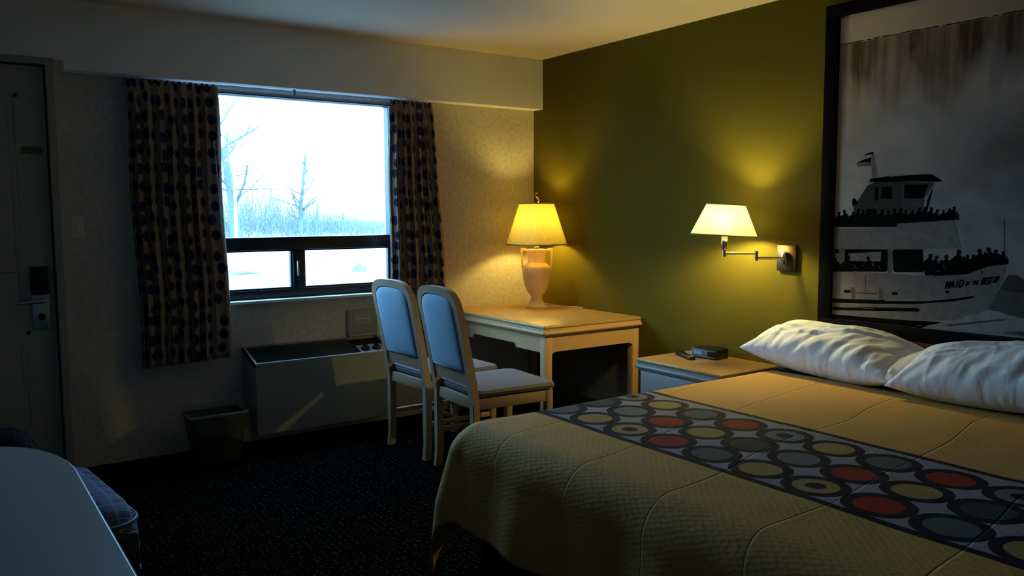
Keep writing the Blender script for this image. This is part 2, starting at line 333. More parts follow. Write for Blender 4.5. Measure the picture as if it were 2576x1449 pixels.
def prism(bm, outline, axis, a, b):
    """outline: 2D list; axis: 0/1/2 normal axis; extrude from a to b"""
    def P(q, h): return {0: (h, q[0], q[1]), 1: (q[0], h, q[1]), 2: (q[0], q[1], h)}[axis]
    A = [bm.verts.new(P(q, a)) for q in outline]; B = [bm.verts.new(P(q, b)) for q in outline]; n = len(A)
    for i in range(n): bm.faces.new([A[i], A[(i+1) % n], B[(i+1) % n], B[i]])
    f1 = bm.faces.new(A); f2 = bm.faces.new(B[::-1]); bmesh.ops.triangulate(bm, faces=[f1, f2])
def thing(name, label, cat, loc=(0, 0, 0), rz=0, group=None):
    o = bpy.data.objects.new(name, None); o.empty_display_size = .1; C.objects.link(o); o.location = loc; o.rotation_euler = (0, 0, rz)
    return tag(o, label, cat, group)
def tag(o, label, cat, group=None, kind=None):
    o['label'] = label; o['category'] = cat
    if group: o['group'] = group
    if kind: o['kind'] = kind
    return o
def struct(o): o['kind'] = 'structure'; return o
def plabel(o, l): o['label'] = l; return o
# ---------------------------------------------------------------- room shell
H = 2.616; XL = -5.35; YB = -7.3; D = .117
WX0, WX1, WZ0, WZ1 = -2.66, -1.195, .905, 2.215          # window opening
DX0, DX1, DZ = -4.30, -3.338, 2.262                        # door opening
DW = -3.25                                                 # where the thicker door bay ends
struct(box('floor', (XL-.1, YB-.1, -.1), (.12, .2, 0), 'carpet'))
struct(box('ceiling', (XL-.1, YB-.1, H), (.12, .2, H+.1), 'ceiling'))
bm = bmesh.new()
bx(bm, (DW, 0, 0), (WX0, .2, H)); bx(bm, (WX1, 0, 0), (0, .2, H)); bx(bm, (WX0, 0, 0), (WX1, .2, WZ0)); bx(bm, (WX0, 0, WZ1), (WX1, .2, H))
bx(bm, (XL-.1, -D, 0), (DX0, .2, H)); bx(bm, (DX0, -D, DZ), (DW, .2, H)); bx(bm, (DX1, -D, 0), (DW, .2, DZ)); bx(bm, (DX0, .10, 0), (DX1, .2, DZ))  # last box is added unseen behind the door to stop daylight leaking in
struct(finish('wall_window', bm, 'wallpaper'))
struct(box('trim_1', (DW, -D, 2.2444), (0, 0, H), 'soffit')); 
struct(box('wall_right', (0, YB-.1, 0), (.12, .2, H), 'green'))
struct(box('wall_left', (XL-.1, YB-.1, 0), (XL, -D, H), 'plainwall'))
struct(box('wall_back', (XL, YB-.1, 0), (0, YB, H), 'plainwall'))
# flush soffit face above the door bay keeps one plain painted front
struct(box('trim_2', (XL, -D-.002, 2.2444+.045), (DW, -D, H), 'soffit'))
# ---------------------------------------------------------------- door
d = struct(box('door_1', (DX0+.004, -.085, .008), (DX1-.010, -.04, DZ-.012), 'door'))
def panel(x0, x1, z0, z1):
    bm = bmesh.new()
    for a, b in (((x0, -.0875, z0), (x1, -.085, z0+.018)), ((x0, -.0875, z1-.018), (x1, -.085, z1)), ((x0, -.0875, z0), (x0+.018, -.085, z1)), ((x1-.018, -.0875, z0), (x1, -.085, z1))): bx(bm, a, b)
    bx(bm, (x0+.05, -.093, z0+.05), (x1-.05, -.085, z1-.05), .006, 2)
    finish('door_panel', bm, 'door', d)
for z0, z1 in ((1.10, 2.10), (.16, .83)):
    panel(-4.17, -3.87, z0, z1); panel(-3.77, -3.475, z0, z1)
f = thing_frame = None
bm = bmesh.new()
bx(bm, (DX1, -D-.018, 0), (DX1+.035, -D-.002, 2.292)); bx(bm, (DX0-.04, -D-.018, 2.258), (DX1, -D-.002, 2.292)); bx(bm, (DX0-.04, -D-.018, 0), (DX0, -D-.002, 2.258))
struct(finish('trim_3', bm, 'trim'))
lk = box('lock_backplate', (-3.513, -.090, 1.00), (-3.385, -.085, 1.285), 'door', d, .002)
box('card_lock', (-3.463, -.125, 1.03), (-3.378, -.090, 1.178), 'blackplastic', d, .004)
ep = box('escutcheon', (-3.461, -.098, .832), (-3.376, -.085, 1.028), 'steel', d, .003)
bm = bmesh.new(); tube(bm, [(-3.418, -.096, .905), (-3.418, -.112, .905)], .018, 16); bx(bm, (-3.422, -.128, .887), (-3.414, -.110, .923), .002)
finish('thumb_turn', bm, 'blackplastic', ep, True)
bm = bmesh.new(); tube(bm, [(-3.410, -.098, .992), (-3.410, -.145, .992)], .014, 16); tube(bm, [(-3.405, -.145, .993), (-3.43, -.147, .993), (-3.50, -.145, .989), (-3.535, -.140, .985)], [.011, .012, .011, .009], 14)
finish('door_handle', bm, 'steel', d, True)
M_['brassdull'] = mat('dull_brass', (.14, .12, .045), .4, .6)
bm = bmesh.new(); bx(bm, (-3.464, -.097, 1.785), (-3.371, -.085, 1.822), .002); bx(bm, (-3.455, -.103, 1.797), (-3.38, -.097, 1.802)); bx(bm, (-3.455, -.103, 1.808), (-3.38, -.097, 1.813))
finish('latch_bar', bm, 'brassdull', d, True)
sw = thing('light_switch', 'ivory wall switch plate between the door and the left curtain', 'light switch', (-3.212, 0, 1.322))
box('switch_plate', (-.038, -.006, 0), (.038, 0, .126), 'whiteplastic', sw, .003)
bm = bmesh.new(); bx(bm, (-.007, -.018, .054), (.007, -.006, .074), .002); finish('switch_toggle', bm, 'whiteplastic', sw, True)

# ---------------------------------------------------------------- window
W = struct(link('window_1', bpy.data.meshes.new('window_1')))
bm = bmesh.new(); y0, y1 = .045, .105; fx0, fx1 = WX0+.001, WX1-.001
bx(bm, (fx0, y0, .907), (fx1, y1, .966), .004); bx(bm, (fx0, y0, 2.196), (fx1, y1, WZ1-.001), .004)
bx(bm, (fx0, y0, .966), (fx0+.045, y1, 2.196)); bx(bm, (fx1-.038, y0, .966), (fx1, y1, 2.196))
bx(bm, (fx0+.045, y0-.006, 1.224), (fx1-.038, y1, 1.308), .005)
fr = finish('window_frame', bm, 'bronze', W, True)
bm = bmesh.new(); bx(bm, (-1.944, y0-.004, .966), (-1.868, y1-.015, 1.224), .004); bx(bm, (-1.925, y0-.012, .966), (-1.905, y0-.004, 1.224), .002); finish('mullion', bm, 'bronze', W, True)
bm = bmesh.new()
for x0, x1 in ((fx0+.045, -1.944), (-1.868, fx1-.038)):
    bx(bm, (x0, y0+.01, .966), (x1, y1-.02, .978)); bx(bm, (x0, y0+.01, 1.214), (x1, y1-.02, 1.224)); bx(bm, (x0, y0+.01, .978), (x0+.012, y1-.02, 1.214)); bx(bm, (x1-.012, y0+.01, .978), (x1, y1-.02, 1.214))
finish('sash', bm, 'bronze', W)
box('latch', (-1.922, y0-.022, 1.05), (-1.910, y0-.012, 1.15), 'steel', W, .003)
for x0, x1, z0, z1 in ((fx0+.045, fx1-.038, 1.308, 2.196), (fx0+.057, -1.956, .978, 1.214), (-1.856, fx1-.050, .978, 1.214)):
    box('pane', (x0, .072, z0), (x1, .078, z1), 'glass', W)
box('window_sill', (WX0-.04, -.040, .890), (WX1+.03, .045, .908), 'sill', W, .002)
# ---------------------------------------------------------------- curtains
tr = thing('curtain_track', 'pale metal curtain track under the soffit above the window', 'curtain rail', (-1.94, -.05, 2.187))
bm = bmesh.new(); bx(bm, (-.99, -.012, 0), (.955, .010, .026), .003); finish('rail', bm, 'track', tr, True)
bm = bmesh.new(); bx(bm, (-.96, -.017, .003), (.94, -.012, .006)); finish('lower_lip', bm, 'matteblack', tr)
bm = bmesh.new(); bx(bm, (-.008, -.010, .026), (.008, .006, .057), .002); finish('bracket', bm, 'track', tr)
def curtain(label, x0t, x1t, x0b, x1b, z0, z1, nf, seed, flat=None):
    rnd = random.Random(seed); NU, NV = nf*14, 46
    me = bpy.data.meshes.new('curtain'); V = []; F = []; UV = []
    ph = [rnd.uniform(-.25, .25) for _ in range(nf+2)]; am = [rnd.uniform(.7, 1.15) for _ in range(nf+2)]
    Y = -.092
    rows = []
    for j in range(NV+1):
        t = j/NV; z = z1 + (z0-z1)*t; row = []
        a0 = .010 + .021*min(1, t*5); xa = x0t + (x0b-x0t)*(t**.7); xb = x1t + (x1b-x1t)*(t**.7)
        pinch = math.exp(-((t-.045)/.03)**2)
        for i in range(NU+1):
            s = i/NU; k = s*nf; ki = int(min(k, nf-1)); am_ = am[ki]*(1-(k-ki)) + am[ki+1]*(k-ki)
            wob = .25*math.sin(t*5+ki*1.7)*t
            fl = 1.0
            if flat and s > flat: fl = 1 - .72*min(1, (s-flat)/(1-flat)*2.2)*min(1, t*3)
            y = Y + a0*fl*am_*math.sin(2*math.pi*k + wob + ph[ki]) * (1-.35*pinch)
            x = xa + (xb-xa)*s + .012*fl*math.sin(4*math.pi*k+1.0)*min(1, t*4) + .006*math.sin(t*9+seed)
            zz = z + (.006*math.sin(2*math.pi*k*2) if j == 0 else 0) - .02*s*(t**3)*(-1 if x0b < -2 else 1)
            row.append((x, min(y, -.04), zz))
        rows.append(row)
    for j, row in enumerate(rows):
        L_ = 0
        for i, p in enumerate(row):
            if i: L_ += (Vector(p)-Vector(row[i-1])).length
            V.append(p); UV.append((rows and L_, p[2]))
    n = NU+1
    for j in range(NV):
        for i in range(NU): F.append((j*n+i, (j+1)*n+i, (j+1)*n+i+1, j*n+i+1))
    me.from_pydata(V, [], F); uvl = me.uv_layers.new(name='UVMap')
    # constant arc-length per column keeps the print continuous
    mid = [UV[(NV//2)*n+i][0] for i in range(n)]
    for lp in me.loops: i = lp.vertex_index % n; uvl.data[lp.index].uv = (mid[i]+seed*.37, V[lp.vertex_index][2])
    o = link('curtain', me, 'curtain', None, True); md = o.modifiers.new('thickness', 'SOLIDIFY'); md.thickness = .003; md.offset = 0
    return tag(o, label, 'curtain', 'ring print curtains at the window')
cl = curtain('wide tan curtain with navy rings hanging left of the window', -2.955, -2.438, -2.915, -2.405, .555, 2.226, 8, 1, .72)
cr = curtain('narrow tan curtain with navy rings hanging right of the window', -1.285, -.965, -1.300, -.862, .555, 2.226, 6, 2)
bm = bmesh.new()
tube(bm, [(-2.452, -.140, 2.10), (-2.447, -.143, 1.80), (-2.450, -.143, 1.50), (-2.447, -.140, 1.33)], .0016, 6); tube(bm, [(-2.475, -.140, 1.90), (-2.462, -.143, 1.62), (-2.447, -.140, 1.33)], .0016, 6)
finish('pull_cord', bm, 'cord', cl)
bm = bmesh.new(); tube(bm, [(-1.272, -.05, 2.186), (-1.269, -.05, 1.60), (-1.272, -.05, 1.02)], .005, 8)
tag(finish('curtain_wand', bm, 'cord', None, True), 'slim pale draw rod beside the right curtain', 'curtain rod')

# ---------------------------------------------------------------- outside
def bare_tree(base, h, r0, seed, label, cat='tree', group=None, spread=.5, levels=5, m='bark', lean=0, nb=4, name='bare_tree', limbs=()):
    rnd = random.Random(seed); V = []; F = []
    def seg(p, q, ra, rb, n):
        t = (q-p).normalized(); a = t.cross(Vector((.3, .5, .81))).normalized(); b = a.cross(t); i0 = len(V)
        for c, rr in ((p, ra), (q, rb)):
            for j in range(n): V.append(c + (a*math.cos(2*math.pi*j/n)+b*math.sin(2*math.pi*j/n))*rr)
        for j in range(n): F.append((i0+j, i0+(j+1) % n, i0+n+(j+1) % n, i0+n+j))
    def grow(p, d, ln, r, lv):
        k = (9 if nb > 4 else 5) if lv == 0 else 5 if lv < 2 else 4
        for s in range(k):
            w_ = .045 if lv == 0 else .13; d = (d + Vector((rnd.gauss(0, w_), rnd.gauss(0, w_), rnd.gauss(.03, .10)))).normalized()
            q = p + d*ln/k; rn = r*(.86 if lv else .93)
            seg(p, q, r, rn, 6 if lv < 2 else 3)
            if lv < levels and (lv > 0 or s >= 1):
                for _ in range((2 if nb > 4 and lv == 0 else rnd.choice((1, 1, 2))) if lv < 2 else 1):
                    az = rnd.uniform(0, 6.283); o = Vector((math.cos(az), math.sin(az)*.8, rnd.uniform(-.1, .7)))
                    grow(q, (d*(1-spread)+o*spread*1.3).normalized(), ln*(rnd.uniform(.42, .68) if not (nb > 4 and lv == 0) else rnd.uniform(.2, .5)*(1.15-s/k)), rn*rnd.uniform(.35, .55), lv+1)
            p, r = q, rn
    grow(Vector((0, 0, 0)), Vector((lean, 0, 1)).normalized(), h, r0, 0)
    for z, dx, dz, ln, r in limbs: grow(Vector((0, 0, z)), Vector((dx, 0, dz)).normalized(), ln, r, 2)
    me = bpy.data.meshes.new(name); me.from_pydata([tuple(v) for v in V], [], F); o = link(name, me, m, None, True); o.location = base
    return tag(o, label, cat, group)
GZ = -.22
g = struct(box('ground', (-40, .25, GZ-.2), (90, 160, GZ), 'snow'))
bare_tree((9.60, 40, GZ), 5.2, .30, 11, 'thick bare tree rising at the left of the window view', spread=.58, levels=5, limbs=((3.0, 1, .08, 2.2, .05), (3.7, .9, .25, 1.3, .04), (2.8, -1, .1, 1.8, .07)))
bare_tree((8.1, 39, GZ), 6.2, .16, 5, 'tall tangled bare tree half hidden behind the left curtain', spread=.6, levels=4, m='twig')
bare_tree((13.25, 40, GZ), 4.9, .13, 29, 'slender bare tree with a pointed top, middle of the window view', spread=.62, levels=3, nb=6, limbs=((2.0, -1, .55, 1.8, .05), (1.9, 1, .5, 1.7, .05), (1.7, .8, .7, 1.2, .04)))
rn = random.Random(77)
for i, (x, h) in enumerate([(10.7, 2.0), (11.4, 1.8), (12.1, 2.3), (14.0, 2.0), (14.6, 1.7), (15.2, 2.2), (15.9, 1.7), (16.6, 1.9), (17.4, 1.5)]):
    bare_tree((x, 43+rn.uniform(0, 5), GZ), h*1.1, .05, 100+i, 'small leafless sapling among the brush beyond the snow', 'sapling', 'bare saplings beyond the snow', spread=.5, levels=3, m='twig', name='bare_sapling')
# dense brush: uncountable twigs
V = []; F = []
for i in range(9000):
    x = rn.uniform(-6, 21); y = rn.uniform(47, 60); hh = (3.4+2.6*noise.noise(Vector((x*.45, 0, 3))))*rn.uniform(.35, 1.0)*(1.25 if x < 13 else (.95 if x < 17 else .6)); d = Vector((rn.gauss(0, .28), rn.gauss(0, .2), 1)).normalized()
    p = Vector((x*1.2, y, GZ)) + d*hh*rn.uniform(0, .5); q = p + d*hh*.8; r = .014
    i0 = len(V); V += [tuple(p+Vector((-r, 0, 0))), tuple(p+Vector((r, 0, 0))), tuple(p+Vector((0, r*1.6, 0))), tuple(q)]
    F += [(i0, i0+1, i0+3), (i0+1, i0+2, i0+3), (i0+2, i0, i0+3)]
me = bpy.data.meshes.new('brush'); me.from_pydata(V, [], F)
tag(link('brush', me, 'twig'), 'pale tangled winter brush along the far edge of the snow', 'brush', kind='stuff')
lp = thing('lamp_post', 'white street light pole standing by the thick bare tree outside', 'lamp post', (8.72, 37, GZ))
bm = bmesh.new(); tube(bm, [(0, 0, 0), (0, 0, 4.3)], [.085, .06], 12); finish('pole', bm, 'pole', lp, True)
bm = bmesh.new(); bx(bm, (-.42, -.12, 4.28), (.08, .12, 4.40), .03); finish('lamp_head', bm, 'pole', lp, True)
def rockm(loc, s, seed, label):
    bm = bmesh.new(); bmesh.ops.create_icosphere(bm, subdivisions=3, radius=1)
    for v in bm.verts: v.co = v.co*(1+.3*noise.noise(v.co*1.4+Vector((seed, 0, 0)))); v.co = Vector((v.co.x*s[0], v.co.y*s[1], max(v.co.z, -.2)*s[2]))
    o = finish('rock', bm, 'rock', None, True); o.location = loc; tag(o, label, 'rock')
rockm((6.26, 17.0, GZ), (.22, .2, .22), 1, 'small dark rock in the snow seen through the right lower pane')
rockm((2.9, 18.0, GZ), (.75, .3, .10), 4, 'low dark mound in the snow seen through the left lower pane')

# ---------------------------------------------------------------- wall air conditioner
ac = thing('wall_air_conditioner', 'beige wall heater and air conditioner unit below the window', 'air conditioner', (-2.312, 0, 0))
AW, AD, ZB, ZF, ZR = .935, .27, .102, .540, .618
bm = bmesh.new()
prism(bm, [(0, ZB), (-AD, ZB), (-AD, ZF), (-AD+.018, ZF+.006), (-AD+.018, ZF-.02), (-.02, ZR-.026), (-.02, ZR), (0, ZR)], 0, 0, AW)
for x0, x1 in ((0, .014), (AW-.014, AW), ):
    prism(bm, [(-AD+.004, ZF-.03), (-AD+.004, ZF+.004), (-.01, ZR+.001), (-.01, ZR-.03)], 0, x0, x1)
finish('housing', bm, 'ac', ac)
bm = bmesh.new(); tube(bm, [(.006, -AD+.004, ZF+.002), (AW-.006, -AD+.004, ZF+.002)], .007, 8); plabel(finish('top_edge_highlight', bm, 'track', ac, True), 'pale strip standing in for light on the top edge')  # pale colour stands in for light caught along the front top edge
bm = bmesh.new(); n = 13
for k in range(n):
    t = (k+.5)/n; y = -AD+.022 + (AD-.075)*t; z = ZF-.018 + (ZR-ZF)*t*.80
    bx(bm, (.016, y-.0035, z), (.700, y+.0035, z+.014))
bx(bm, (.016, -AD+.02, ZF-.022), (.702, -.05, ZF-.018))
bx(bm, (.016, -.055, ZR-.030), (.700, -.022, ZR-.008))
finish('grille', bm, 'acgrille', ac)
bm = bmesh.new(); cx0, cx1 = .712, .918
prism(bm, [(-AD+.020, ZF-.019), (-AD+.020, ZF-.012), (-.03, ZR-.02), (-.03, ZR-.027)], 0, cx0, cx1)
finish('control_well', bm, 'matteblack', ac)
bm = bmesh.new(); prism(bm, [(-AD+.030, ZF-.010), (-AD+.030, ZF-.006), (-.125, ZR-.046), (-.125, ZR-.050)], 0, .722, .905); cp = finish('control_plate', bm, 'acpanel', ac)
for kx in (.768, .850):
    bm = bmesh.new(); lathe(bm, [(.030, ZF+.012), (.030, ZF+.024), (.026, ZF+.030), (.020, ZF+.031)], (kx, -.185), 20); bx(bm, (kx-.006, -.213, ZF+.028), (kx+.006, -.157, ZF+.044), .003)
    finish('knob', bm, 'blackplastic', ac, True)
bm = bmesh.new(); bx(bm, (.716, -.020, ZR+.018), (.936, -.008, ZR+.180), .004); bx(bm, (.716, -.034, ZR-.002), (.936, -.012, ZR+.018), .004)
ld = finish('open_lid', bm, 'ac', ac, True)
bm = bmesh.new(); bx(bm, (.768, -.0212, ZR+.092), (.882, -.020, ZR+.142)); st = finish('instruction_sticker', bm, 'sticker', ld)
bm = bmesh.new(); rs = random.Random(4)
for r_ in range(8):
    z = ZR+.1385-r_*.0057; x = .772
    if r_ == 3: continue
    while x < .874:
        ww = rs.uniform(.004, .014); bx(bm, (x, -.0216, z-.0030), (min(x+ww, .878), -.0212, z)); x += ww+.0025
finish('sticker_text', bm, 'matteblack', st)
# ---------------------------------------------------------------- bin
tb = thing('waste_bin', 'brown rectangular waste bin with clear plastic liner beside the heater', 'waste bin', (-2.565, -.27, 0))
def rrect(cx, cy, hx, hy, r, z, n=5):
    out = []
    for qx, qy, a0 in ((1, 1, 0), (-1, 1, 90), (-1, -1, 180), (1, -1, 270)):
        for k in range(n+1):
            a = math.radians(a0+90*k/n); out.append((cx+qx*(hx-r)+r*math.cos(a), cy+qy*(hy-r)+r*math.sin(a), z))
    return out
def loft(bm, rings, cap0=True, cap1=False):
    R = [[bm.verts.new(p) for p in r] for r in rings]; n = len(R[0])
    for i in range(len(R)-1):
        for j in range(n): bm.faces.new([R[i][j], R[i][(j+1) % n], R[i+1][(j+1) % n], R[i+1][j]])
    if cap0: bm.faces.new(R[0])
    if cap1: bm.faces.new(R[-1])
bm = bmesh.new(); loft(bm, [rrect(0, 0, .12, .09, .03, .0), rrect(0, 0, .125, .095, .03, .02), rrect(0, 0, .158, .122, .035, .27), rrect(0, 0, .165, .128, .035, .285), rrect(0, 0, .155, .118, .035, .285), rrect(0, 0, .148, .112, .035, .26), rrect(0, 0, .118, .088, .03, .03)], True, True); finish('bin_body', bm, 'binplastic', tb, True)
bm = bmesh.new(); rs = random.Random(9)
def crumple(ring, a): return [(p[0]*(1+rs.uniform(-a, a)), p[1]*(1+rs.uniform(-a, a)), p[2]+rs.uniform(-a, a)*.15) for p in ring]
def fold(z): return [(p[0], p[1], z + .10*(p[0]+.17)/.34*-1) for p in rrect(0, 0, .172, .134, .035, z)]
loft(bm, [crumple(fold(.215), .03), crumple(rrect(0, 0, .172, .134, .035, .26), .02), crumple(rrect(0, 0, .172, .134, .035, .292), .015), crumple(rrect(0, 0, .160, .120, .03, .298), .03), crumple(rrect(0, 0, .145, .105, .03, .22), .03)], False, False)
finish('liner', bm, 'liner', tb, True)

# ---------------------------------------------------------------- chairs
def make_chair(label):
    t = thing('side_chair', label, 'chair', (0, 0, 0), 0, 'blue upholstered chairs by the desk')
    hw = .24; cz = 0
    def prof(z):     # x of the back post at height z: straight to the seat, then raked
        return -.02 if z < .44 else -.02 - .115*((z-.44)/.62)**1.15
    # rear legs
    for s in (-1, 1):
        bm = bmesh.new(); R = []
        for z in (0, .1, .2, .44):
            x = prof(z) - (.010 if z < .05 else 0); dpt = .042; a, b = sorted((s*hw, s*(hw-.042)))
            R.append([(x-dpt/2, a, z), (x+dpt/2, a, z), (x+dpt/2, b, z), (x-dpt/2, b, z)])
        loft(bm, R, True, True); bmesh.ops.bevel(bm, geom=[e for e in bm.edges if abs(e.verts[0].co.z-e.verts[1].co.z) > .02], offset=.005, segments=2, affect='EDGES')
        finish('rear_leg', bm, 'chairwood', t, True)
    # bent back frame: up one post, over the arch, down the other
    bm = bmesh.new(); n = 30; ro, zc, ht = hw, .915, .152; RR = []; e = .62
    def sec(yo, zo, yi, zi, hd):
        xo, xi = prof(zo), prof(zi); RR.append([(xo-hd, yo, zo), (xo+hd, yo, zo), (xi+hd, yi, zi), (xi-hd, yi, zi)])
    zz_ = [.4402, .50, .58, .66, .74, .82, .87]
    for z in zz_: sec(hw, z, hw-.042, z, .021-.002*(z-.44)/.43)
    for k in range(n+1):
        a = math.pi*k/n; c, s_ = math.cos(a), math.sin(a)
        sec(math.copysign(abs(c)**e, c)*hw, zc+abs(s_)**e*ht, math.copysign(abs(c)**e, c)*(hw-.042), zc+abs(s_)**e*(ht-.042), .019)
    for z in reversed(zz_): sec(-hw, z, -hw+.042, z, .021-.002*(z-.44)/.43)
    loft(bm, RR, True, True); bmesh.ops.bevel(bm, geom=[e_ for e_ in bm.edges if len(e_.link_faces) == 2 and e_.calc_face_angle(0) > 1.0], offset=.005, segments=2, affect='EDGES')
    finish('back_frame', bm, 'chairwood', t, True)
    # lower back rail, seat rear rail
    def rail(name, z0, z1, th=.024):
        bm = bmesh.new(); xa, xb = prof(z0), prof(z1)
        loft(bm, [[(xa-th/2, -hw+.042, z0), (xa+th/2, -hw+.042, z0), (xb+th/2, -hw+.042, z1), (xb-th/2, -hw+.042, z1)], [(xa-th/2, hw-.042, z0), (xa+th/2, hw-.042, z0), (xb+th/2, hw-.042, z1), (xb-th/2, hw-.042, z1)]], True, True)
        return finish(name, bm, 'chairwood', t)
    rail('lower_back_rail', .538, .602); 
    # upholstered back panel
    bm = bmesh.new(); out = []; wi, n = hw-.044, 26
    out.append((-wi, .606)); out.append((wi, .606))
    for k in range(n+1):
        a = math.pi*k/n; c, s_ = math.cos(a), math.sin(a); out.append((math.copysign(abs(c)**.62, c)*wi, .915+abs(s_)**.62*.108))
    cen = (0, .80); rings = []
    for sc, dx in ((1, .012), (1, -.010), (.975, -.019), (.93, -.024), (.8, -.028), (.4, -.031)):
        rings.append([(prof(cen[1]+(z-cen[1])*sc)+dx, y*sc, cen[1]+(z-cen[1])*sc) for y, z in out])
    loft(bm, rings, True, True); finish('back_cushion', bm, 'fabric', t, True)
    # seat frame, front legs
    bm = bmesh.new(); bx(bm, (.0, -hw+.004, .412), (.455, -hw+.028, .474), .003); bx(bm, (.0, hw-.028, .412), (.455, hw-.004, .474), .003); bx(bm, (.432, -hw+.02, .412), (.455, hw-.02, .474), .003); bx(bm, (-.032, -hw+.03, .412), (-.008, hw-.03, .474), .003)
    finish('seat_frame', bm, 'chairwood', t, True)
    for s in (-1, 1):
        a, b = sorted((s*hw, s*(hw-.04))); box('front_leg', (.425, a, 0), (.467, b, .474), 'chairwood', t, .005)
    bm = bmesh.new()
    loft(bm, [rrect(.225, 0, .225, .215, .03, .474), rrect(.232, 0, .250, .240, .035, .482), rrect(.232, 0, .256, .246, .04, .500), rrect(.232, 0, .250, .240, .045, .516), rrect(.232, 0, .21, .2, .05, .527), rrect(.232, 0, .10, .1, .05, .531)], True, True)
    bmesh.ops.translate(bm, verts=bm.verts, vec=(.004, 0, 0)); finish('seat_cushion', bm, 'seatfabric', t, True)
    for s in (-1, 1):
        a, b = sorted((s*(hw-.006), s*(hw-.034))); box('side_stretcher', (-.002, a, .20), (.43, b, .225), 'chairwood', t, .003)
    box('cross_stretcher', (.20, -hw+.034, .202), (.222, hw-.034, .223), 'chairwood', t, .003)
    return t
def copy_thing(t, label):
    r = t.copy(); C.objects.link(r); r['label'] = label
    for ch in t.children:
        c = ch.copy(); C.objects.link(c); c.parent = r
        for g_ in ch.children: q = g_.copy(); C.objects.link(q); q.parent = c
    return r
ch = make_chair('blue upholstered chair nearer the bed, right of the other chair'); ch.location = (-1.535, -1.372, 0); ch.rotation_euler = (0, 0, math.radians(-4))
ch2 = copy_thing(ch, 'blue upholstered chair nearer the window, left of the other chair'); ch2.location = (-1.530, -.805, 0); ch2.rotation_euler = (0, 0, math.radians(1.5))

# ---------------------------------------------------------------- desk
dk = thing('writing_desk', 'pale wooden desk in the corner under the ceramic lamp', 'desk', (-.41, -.6, 0))
def dpart(name, fn, m, sm=True): bm = bmesh.new(); fn(bm); bmesh.ops.translate(bm, verts=bm.verts, vec=(.41, .6, 0)); return finish(name, bm, m, dk, sm)
XD, YD = -.828, -1.222
dt_ = dpart('desk_top', lambda b: bx(b, (XD, YD, .738), (-.004, -.004, .760), .009, 4), 'desktop')
dpart('edge_moulding', lambda b: (bx(b, (XD-.010, YD-.010, .700), (-.004, -.004, .726), .011, 4), bx(b, (XD+.008, YD+.008, .726), (-.006, -.006, .738)), bx(b, (XD+.012, YD+.012, .690), (-.006, -.006, .700))), 'deskwood')
LX, RX, NY, FY = XD+.025, -.008, YD+.022, -.03
for x0, y0 in ((LX, NY), (RX-.055, NY), (LX, FY-.055), (RX-.055, FY-.055)): dpart('leg', lambda b: bx(b, (x0, y0, 0), (x0+.055, y0+.055, .690), .004), 'deskwood')
def ap(b, pts, ax, a, c): prism(b, pts, ax, a, c)
na, fb = NY+.055, FY-.055
def side_apron(b):
    bx(b, (LX+.004, na, .612), (LX+.026, fb, .690))
    prism(b, [(na, .612), (na, .585), (na+.26, .585), (na+.285, .612)], 0, LX+.004, LX+.026); prism(b, [(fb-.285, .612), (fb-.26, .585), (fb, .585), (fb, .612)], 0, LX+.004, LX+.026)
dpart('apron', side_apron, 'deskwood', False)
xa, xb = LX+.055, RX-.055
def front_apron(b):
    bx(b, (xa, NY+.004, .588), (xb, NY+.026, .690))
    prism(b, [(xa, .588), (xa, .572), (xa+.012, .582), (xa+.03, .588)], 1, NY+.004, NY+.026); prism(b, [(xb, .588), (xb-.03, .588), (xb-.012, .582), (xb, .572)], 1, NY+.004, NY+.026)
dpart('apron', front_apron, 'deskwood', False)
dpart('apron', lambda b: ap(b, [(xa, .690), (xa, .585), (xb, .585), (xb, .690)], 1, FY-.026, FY-.004), 'deskwood', False)
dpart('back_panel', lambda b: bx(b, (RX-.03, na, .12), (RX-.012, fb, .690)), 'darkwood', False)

# ---------------------------------------------------------------- table lamp
LXY = (-.235, -.35)
tl = thing('table_lamp', 'cream urn shaped table lamp with pleated yellow shade on the desk', 'lamp', (LXY[0], LXY[1], .760), math.radians(-35))
bm = bmesh.new()
lathe(bm, [(.0, 0), (.080, 0), (.083, .006), (.080, .014), (.066, .022), (.052, .038), (.044, .058), (.042, .076), (.050, .092), (.072, .120), (.090, .160), (.101, .205), (.106, .255), (.106, .290), (.100, .308), (.082, .320), (.070, .326), (.066, .334), (.065, .385), (.074, .408), (.080, .420), (.080, .428), (.070, .430), (.066, .422), (.02, .418), (.0, .418)], n=48, cap=False)
finish('urn_body', bm, 'ceramic', tl, True)
for s in (-1, 1):
    bm = bmesh.new(); pts = [(s*.076, .412), (s*.117, .436), (s*.117, .436), (s*.113, .300), (s*.100, .285), (s*.094, .300), (s*.098, .325), (s*.101, .414), (s*.080, .414)]
    pts = [(s*.078, .436), (s*.119, .436), (s*.112, .305), (s*.106, .270), (s*.098, .285), (s*.101, .330), (s*.104, .418), (s*.078, .418)]
    prism(bm, pts, 1, -.012, .012); finish('handle', bm, 'ceramic', tl)
bm = bmesh.new(); lathe(bm, [(.0, .4), (.022, .41), (.022, .445), (.012, .45), (.012, .475), (.018, .48), (.018, .575), (.0, .575)], n=20, cap=False); finish('lamp_socket', bm, 'brass', tl, True)
bm = bmesh.new(); lathe(bm, [(.002, .575), (.014, .582), (.028, .610), (.031, .632), (.026, .655), (.012, .670), (.001, .673)], n=20)
b_ = finish('light_bulb', bm, bulb_mat('lit_table_bulb', BULB, TABLE_W), tl, True)
bm = bmesh.new(); tube(bm, [(.015, 0, .47), (.055, 0, .52), (.058, 0, .60), (.045, 0, .70), (.0, 0, .748), (-.045, 0, .70), (-.058, 0, .60), (-.055, 0, .52), (-.015, 0, .47)], .0022, 6)
